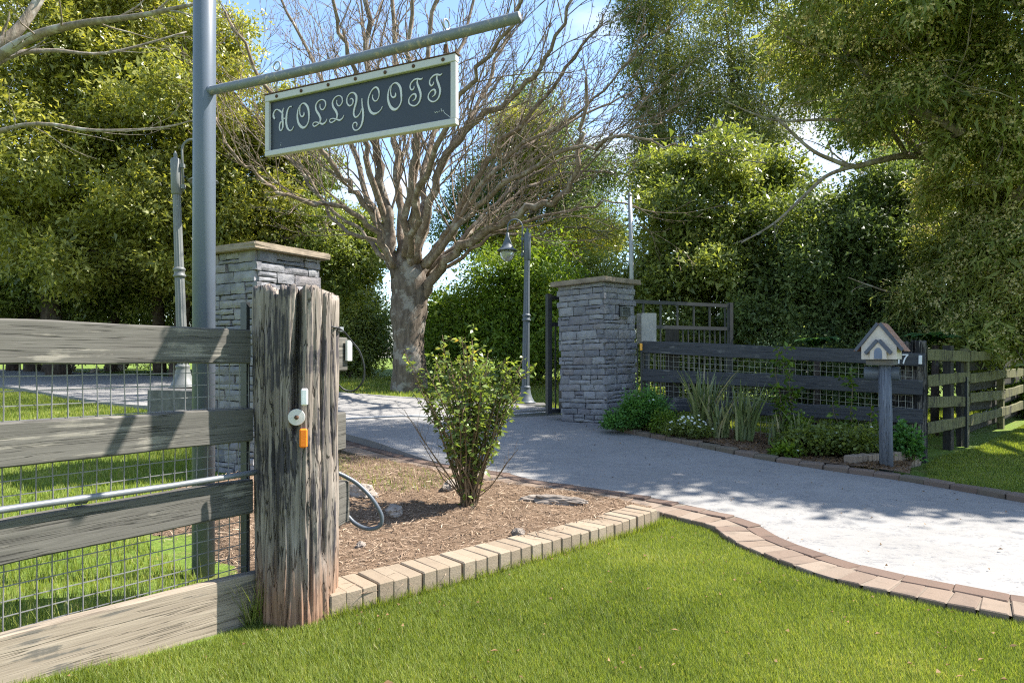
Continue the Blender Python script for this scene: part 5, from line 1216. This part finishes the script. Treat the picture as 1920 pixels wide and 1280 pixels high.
for i, (px, D, r, ln) in enumerate(((25, 20.8, .16, .3), (95, 20.2, .20, .9), (300, 19.8, .17, -.1), (375, 20.4, .22, .1), (430, 20.6, .20, 0), (210, 20.8, .14, .2), (490, 20.2, .15, .1))):
    x = (px-960)/FPX*D; b = Vector((x, D, gzf(x, D))); root = empty('evergreen_tree', b, ['slim dark trunk at the extreme left under the canopy', 'stout leaning trunk second from the left under the canopy', 'dark trunk left of the pale leaning lamp', 'thick dark trunk directly behind the pale leaning lamp', 'dark trunk just left of the sign pole', 'thin shaded trunk midway under the left canopy', 'shaded trunk behind the left stone pillar'][i], 'tree', 'shaded trunks under the left canopy')
    trunk(root, [b, b+Vector((ln*.3, 0, 1.3)), b+Vector((ln, 0, 3.0)), b+Vector((ln*1.5, .1, 5.2))], [r*1.2, r, r*.8, r*.4], 'bark_dark', 10, seed=i)
    crown('crown', root, 'ever', 260+i, [((b.x+ln*1.3, b.y, 5.2), (1.5, 1.4, 1.5)), ((b.x+ln, b.y+.3, 3.6), (1.2, 1.1, .9))], 1100, 9, .09, spread=.26)
HG = 'understorey shrubs'
def shrub(label, px, D, h, rx, mat, n, size, seed, ry=1.1, name='shrub', group=HG, z0=.0, **kw):
    x = (px-960)/FPX*D; b = Vector((x, D, gzf(x, D))); k = D/FPX*rx; root = empty(name, b, label, 'shrub', group); g = random.Random(seed); st = MB()
    bl = [((x+g.uniform(-.5, .5)*k, D+g.uniform(-.4, .4)*ry, b.z+h*g.uniform(.35, .72)), (k*g.uniform(.45, .65), ry*.6, h*g.uniform(.24, .34))) for _ in range(6)]+[((x, D, b.z+h*.45), (k*.8, ry*.75, h*.45))]
    for q in bl:
        s = wob(b, Vector(q[0]), 5, .08, g, .05); st.tube(s, [.05, .04, .03, .02, .01], 5, cap=False); branch_out(st, s, .025, .008, 2, 2, g, 2.5, .9, .15, .4, .3, .005)
    st.build('stems', M['bark_dark'], root, True, fix=False); crown('crown', root, mat, seed, bl, n, 9, size, **kw); return root
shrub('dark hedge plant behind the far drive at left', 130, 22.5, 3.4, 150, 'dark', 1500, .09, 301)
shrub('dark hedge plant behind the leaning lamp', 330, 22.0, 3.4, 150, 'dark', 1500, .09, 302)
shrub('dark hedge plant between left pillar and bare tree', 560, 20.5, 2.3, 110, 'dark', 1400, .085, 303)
shrub('olive hedge plant just left of the bare tree trunk', 690, 18.8, 2.1, 75, 'ever', 1900, .075, 304, ry=.8)
shrub('glossy shrub low beside the bare tree trunk', 655, 18.2, 1.35, 60, 'ever', 1300, .07, 305, ry=.7)
shrub('bright yellow green rounded shrub behind the hooked lamp', 955, 15.6, 3.5, 125, 'bright', 4600, .085, 306, ry=1.3)
shrub('bright green shrub between bare tree trunk and hooked lamp', 865, 16.2, 2.9, 75, 'bright', 2300, .08, 307, ry=1.0)
shrub('dark shrub under the bright shrub beside the gate', 1010, 17.2, 1.9, 130, 'dark', 1500, .08, 308)
shrub('shaded shrub behind the bare tree at lawn edge', 830, 18.6, 1.9, 100, 'dark', 1400, .08, 309)
MT = 'trees behind the driveway'
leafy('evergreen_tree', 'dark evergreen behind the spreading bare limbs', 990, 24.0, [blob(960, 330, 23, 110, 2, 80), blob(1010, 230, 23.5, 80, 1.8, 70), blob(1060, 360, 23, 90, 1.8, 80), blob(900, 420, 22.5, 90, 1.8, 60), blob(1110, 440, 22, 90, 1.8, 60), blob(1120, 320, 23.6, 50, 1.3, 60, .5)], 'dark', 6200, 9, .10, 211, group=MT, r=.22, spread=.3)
leafy('evergreen_tree', 'yellow tipped evergreen showing between the bare limbs', 985, 21.0, [blob(965, 250, 21, 60, 1.3, 55), blob(1010, 300, 21, 55, 1.2, 50), blob(1090, 455, 20, 95, 1.3, 45), blob(1010, 470, 19.5, 70, 1.2, 45), blob(930, 440, 20.5, 50, 1.1, 40)], 'ever2', 3000, 9, .09, 212, group=MT, r=.14, spread=.24)
leafy('wispy_tree', 'tall wispy tree with sky showing through, upper centre right', 1235, 19.5, [blob(1225, 90, 19.5, 62, 1.2, 90, .8), blob(1240, 200, 19.5, 55, 1.2, 70, .8), blob(1215, 290, 19.3, 55, 1.2, 60, .8), blob(1290, 60, 19.6, 60, 1.2, 70, .6), blob(1195, 10, 19.8, 60, 1.2, 60, .8), blob(1260, -50, 20, 80, 1.5, 60)], 'pine', 4600, 9, .115, 213, core=0, group=MT, r=.17, aspect=.28, spread=.3, droop=.5)
leafy('wispy_tree', 'tall wispy tree standing nearer the flowering wattle', 1400, 18.0, [blob(1380, 150, 18, 85, 1.5, 70, .9), blob(1440, 60, 18.3, 80, 1.5, 80, .7), blob(1340, 240, 17.6, 75, 1.3, 60, .9), blob(1450, 220, 17.6, 70, 1.3, 60, .7), blob(1360, 20, 18.6, 60, 1.2, 60, .6), blob(1310, 150, 18, 50, 1.2, 90, .7), blob(1490, 130, 17.5, 60, 1.2, 90, .7), blob(1400, 280, 16.8, 90, 1.2, 40, .9)], 'pine', 5200, 9, .11, 214, core=0, group=MT, r=.17, aspect=.3, spread=.3, droop=.4)
leafy('evergreen_tree', 'sunlit rounded evergreen above the sliding gate', 1320, 14.2, [blob(1320, 335, 14.2, 85, 1.3, 50), blob(1270, 430, 13.9, 80, 1.2, 70), blob(1390, 430, 13.7, 95, 1.2, 60), blob(1320, 520, 13.6, 110, 1.2, 60), blob(1230, 540, 13.8, 70, 1.1, 60), blob(1430, 340, 14.4, 60, 1.1, 50), blob(1440, 520, 13.8, 70, 1.1, 60), blob(1490, 420, 13.9, 60, 1.0, 70), blob(1250, 330, 14.6, 45, 1, 40), blob(1370, 290, 14.8, 50, 1, 30)], 'ever', 6200, 14, .09, 215, group=MT, r=.16, spread=.2)
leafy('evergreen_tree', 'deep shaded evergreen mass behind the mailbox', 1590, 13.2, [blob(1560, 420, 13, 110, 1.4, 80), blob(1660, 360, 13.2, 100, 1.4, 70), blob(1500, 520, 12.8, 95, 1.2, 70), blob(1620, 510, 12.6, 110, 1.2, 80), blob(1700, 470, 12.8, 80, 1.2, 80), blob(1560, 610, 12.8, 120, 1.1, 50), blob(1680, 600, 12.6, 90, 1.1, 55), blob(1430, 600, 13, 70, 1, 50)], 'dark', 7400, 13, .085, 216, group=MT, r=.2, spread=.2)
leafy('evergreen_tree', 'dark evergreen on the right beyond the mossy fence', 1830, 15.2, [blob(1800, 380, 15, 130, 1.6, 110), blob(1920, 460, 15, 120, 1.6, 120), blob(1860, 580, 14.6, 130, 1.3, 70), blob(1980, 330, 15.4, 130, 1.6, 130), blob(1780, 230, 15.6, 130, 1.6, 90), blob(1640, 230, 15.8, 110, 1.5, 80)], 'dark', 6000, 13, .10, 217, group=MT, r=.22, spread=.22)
# --- flowering wattle overhanging the right side
def wattle(label, px, D, blobs, n, seed, nb, r, fork_h):
    x = (px-960)/FPX*D; b = Vector((x, D, gzf(x, D))); root = empty('wattle_tree', b, label, 'tree', 'flowering wattles'); g = random.Random(seed)
    fork = b+Vector((-.2, -.1, fork_h)); trunk(root, [b+Vector((0, 0, -.1)), b.lerp(fork, .5)+Vector((.08, 0, 0)), fork, fork+Vector((-.2, -.1, 1.2))], [r*1.25, r, r*.9, r*.55], 'bark_dark', 12, seed=seed)
    for bl in blobs:
        c = Vector(bl[0]); q = wob(fork+Vector((0, 0, g.uniform(-.1, .8))), c, 7, .12*(c-fork).length, g, .25); mb = MB(); mb.tube(q, [r*.5*(1-.85*i/6) for i in range(7)], 7, cap=False)
        branch_out(mb, q, r*.25, r*.06, 1, 2, g, 1.5, .9, .1, .36, .35, .006); mb.build('limb', M['bark_pale'], root, True, fix=False)
    o0 = np.array(b); a = crown_leaves(seed, blobs, n, 9, .135, aspect=.22, spread=.17, droop=.55, thick=.3, lump=.22, upn=.3, cr=.30, fill=.5)
    o = put('crown', leaf_mesh('crown', a[0]-o0, *a[1:], tri=True), LEAF['acacia'], root, Matrix.Translation(b)); o['kind'] = 'stuff'
    a = crown_leaves(seed, blobs, n, 9, .135, aspect=.22, spread=.17, droop=.55, thick=.3, lump=.22, upn=.3, cr=.30, fill=.5)   # blossom sits on the same twigs
    ng = np.random.default_rng(seed+5); tw = a[0].reshape(n, 9, 3).mean(1); cc = np.array([q[0] for q in blobs]); k = ng.choice(n, nb)
    near = cc[np.argmin(((tw[k][:, None]-cc[None])**2).sum(2), 1)]; ow = tw[k]-near; ow /= np.linalg.norm(ow, axis=1, keepdims=True)
    P = np.repeat(tw[k]+ow*.16, 6, 0)+ng.normal(0, .045, (nb*6, 3)); m = len(P)
    A = ng.normal(0, 1, (m, 3)); L = .034*ng.uniform(.7, 1.3, m)
    P2 = np.repeat(P, 3, 0); A2 = ng.normal(0, 1, (3*m, 3)); A2 /= np.linalg.norm(A2, axis=1, keepdims=True); L2 = np.repeat(L, 3)
    o = put('blossom', leaf_mesh('blossom', P2-o0-A2*L2[:, None]*.5, A2, ng.normal(0, 1, (3*m, 3)), L2, L2*.95, ng.random(3*m), .1, 0, tri=True), LEAF['blossom'], root, Matrix.Translation(b)); o['kind'] = 'stuff'
    return root, fork
def wb(x, y, z, r, rz=None): return ((x, y, z), (r, r, rz or r*.75), .55)
wt1, fk = wattle('big flowering wattle overhanging the right of the driveway', 2010, 10.6, [blob(1600, 90, 10.4, 120, 1.2, 80, .62), blob(1760, 60, 9.8, 130, 1.3, 90, .62), blob(1900, 130, 9.2, 120, 1.2, 110, .62), blob(1690, 200, 10.2, 110, 1.1, 60, .62), blob(1820, 250, 9.8, 110, 1.1, 70, .62), blob(1540, 30, 10.8, 90, 1.1, 60, .62), blob(1960, 280, 9.6, 110, 1.2, 90, .62), blob(1840, 330, 10.2, 80, 1.0, 45, .62),
 wb(4.9, 8.7, 6.4, 1.2), wb(6.4, 8.5, 5.9, 1.3), wb(7.9, 8.0, 5.5, 1.35), wb(9.4, 7.7, 5.6, 1.4), wb(10.9, 7.4, 6.0, 1.4), wb(3.6, 9.3, 7.0, 1.2)], 13000, 401, 7000, .2, 1.9)
wt2, fk2 = wattle('smaller drooping wattle above the mossy fence', 1935, 12.0, [blob(1800, 480, 10.8, 80, .9, 60), blob(1880, 430, 10.6, 85, 1.0, 70), blob(1900, 560, 10.5, 95, 1.0, 60), blob(1800, 585, 10.6, 75, .8, 45), blob(1960, 500, 10.5, 90, 1, 90), blob(1745, 570, 10.9, 40, .6, 40), blob(1890, 640, 10.3, 70, .6, 32), blob(1830, 650, 10.0, 40, .5, 26)], 6800, 402, 2600, .11, 1.3)
leafy('evergreen_tree', 'unseen tall evergreen added outside the right edge to shade the driveway', 2420, 9.6, [((9.5, 8.5, 6.6), (1.7, 1.5, 1.4)), ((7.3, 8.1, 6.6), (1.3, 1.0, 1.0)), ((8.5, 7.4, 6.4), (1.3, 1.0, 1.0)), ((9.6, 7.0, 6.2), (1.3, 1.0, 1.0)), ((10.6, 6.7, 5.9), (1.3, 1.0, 1.0)), ((11.6, 6.6, 5.6), (1.4, 1.2, 1.2))], 'ever', 4600, 12, .16, 218, group=MT, r=.26, spread=.3)  # out-of-view tree, added to thicken the shade on the drive
# the long bare limb reaching left from the wattle
for i, (pp, r0, r1) in enumerate([([(1780, 300, 10.8), (1700, 292, 10.6), (1640, 303, 10.4), (1600, 312, 10.3), (1560, 300, 10.2), (1520, 280, 10.1), (1470, 235, 10.1), (1430, 195, 10.2)], .06, .012), ([(1600, 312, 10.3), (1550, 330, 10.1), (1500, 375, 10.0), (1450, 420, 9.9), (1390, 455, 9.9)], .035, .01), ([(1700, 292, 10.6), (1660, 240, 10.4), (1560, 225, 10.2), (1450, 225, 10.2), (1360, 190, 10.3)], .04, .008), ([(1740, 530, 11.6), (1680, 548, 11.2), (1630, 535, 11.0), (1590, 520, 10.9)], .025, .007)]):
    g = random.Random(450+i); q = catmull([at(*p) for p in pp], 5); n = len(q); mb = MB(); mb.tube(q, [r0+(r1-r0)*j/(n-1) for j in range(n)], 7)
    branch_out(mb, q, r0*.6, r1, 1, 2, g, 2.6, .9, .05, .28, .2, .004); mb.build('limb', M['bark_pale'], wt1, True, fix=False)
# --- ferns and scrub under the right trees
def fern(base, label, n, l, seed):
    g = random.Random(seed); root = empty('fern', base, label, 'fern', 'ferns under the right trees')
    for i in range(n):
        a = 6.28*i/n+g.uniform(-.3, .3); q = []; L = l*g.uniform(.75, 1.1)
        for j in range(9):
            t = j/8; q.append(Vector((math.cos(a)*L*t*.75, math.sin(a)*L*t*.75, L*(1.15*t-.85*t*t))))
        P = []; A = []; Ls = []
        for j in range(60):
            t = .12+.88*j/60; k = min(int(t*8), 7); p = q[k].lerp(q[k+1], t*8-k); tan = (q[k+1]-q[k]).normalized(); s = tan.cross(Vector((0, 0, 1))).normalized()
            for sg in (-1, 1): P.append(p); A.append(s*sg+tan*.45+Vector((0, 0, -.15))); Ls.append(L*.24*math.sin(math.pi*(.12+.85*t))**.8)
        n_ = len(P); Ls = np.array(Ls); me = leaf_mesh('frond', np.array(P), np.array(A), np.tile([0, 0, 1.], (n_, 1)), Ls, Ls*.2+.01, np.random.default_rng(seed+i).uniform(.1, 1, n_), .05, .12)
        put('frond', me, LEAF['fern'], root, Matrix.Translation(base))
for i, (px, py, D, l, lb) in enumerate(((1530, 655, 10.8, .5, 'arching fern between fence and mailbox'), (1752, 650, 10.0, .5, 'arching fern above the mossy fence'), (1700, 565, 11.4, .5, 'fern higher up in the dark evergreen'))):
    b = at(px, py, D); fern(b, lb, 11, l, 470+i)
    MB().tube([Vector((b.x, b.y, gzf(b.x, b.y)-.05)), b+Vector((.02, 0, .02))], [.06, .05], 8).build('fern_stem', M['bark_dark'], [o for o in C.objects if o.name.startswith('fern') and o.type == 'EMPTY'][-1], True)
shrub('dark scrub behind the right end of the dark fence', 1500, 12.0, 1.5, 130, 'dark', 2200, .06, 321, ry=.8)
shrub('dark scrub behind the mailbox', 1650, 11.3, 1.7, 110, 'dark', 2200, .06, 322, ry=.7)
shrub('leafy scrub behind the sliding gate', 1290, 13.0, 1.9, 130, 'ever', 2400, .06, 323, ry=.8)
shrub('leafy scrub at the far right behind the mossy fence', 1880, 13.6, 1.6, 150, 'ever', 2200, .065, 324, ry=.8)
shrub('leafy scrub closing the gap beyond the far end of the gate', 1345, 14.8, 3.0, 100, 'ever', 2000, .075, 332, ry=.8)
shrub('low weeds at the far end of the mossy fence', 1935, 12.4, .6, 40, 'bright', 500, .06, 325, ry=.4)

shrub('tall leafy hedge plant behind the right pillar cap', 1130, 17.0, 3.6, 120, 'ever', 2600, .08, 326, ry=1.0)
shrub('tall leafy hedge plant closing the gap left of the bare trunk', 650, 21.5, 3.6, 90, 'ever', 1900, .09, 327, ry=1.0)
shrub('leafy hedge plant behind the left pillar', 560, 22.5, 3.6, 100, 'ever', 1500, .09, 328, ry=1.0)

shrub('dark hedge plant at the extreme left beyond the drive', -30, 22.8, 3.4, 130, 'dark', 1500, .095, 329)
shrub('dark hedge plant midway between lamp and left edge', 235, 23.2, 3.6, 130, 'dark', 1500, .095, 330)
shrub('dark hedge plant behind the sign pole foot', 450, 22.6, 3.4, 120, 'dark', 1500, .095, 331)
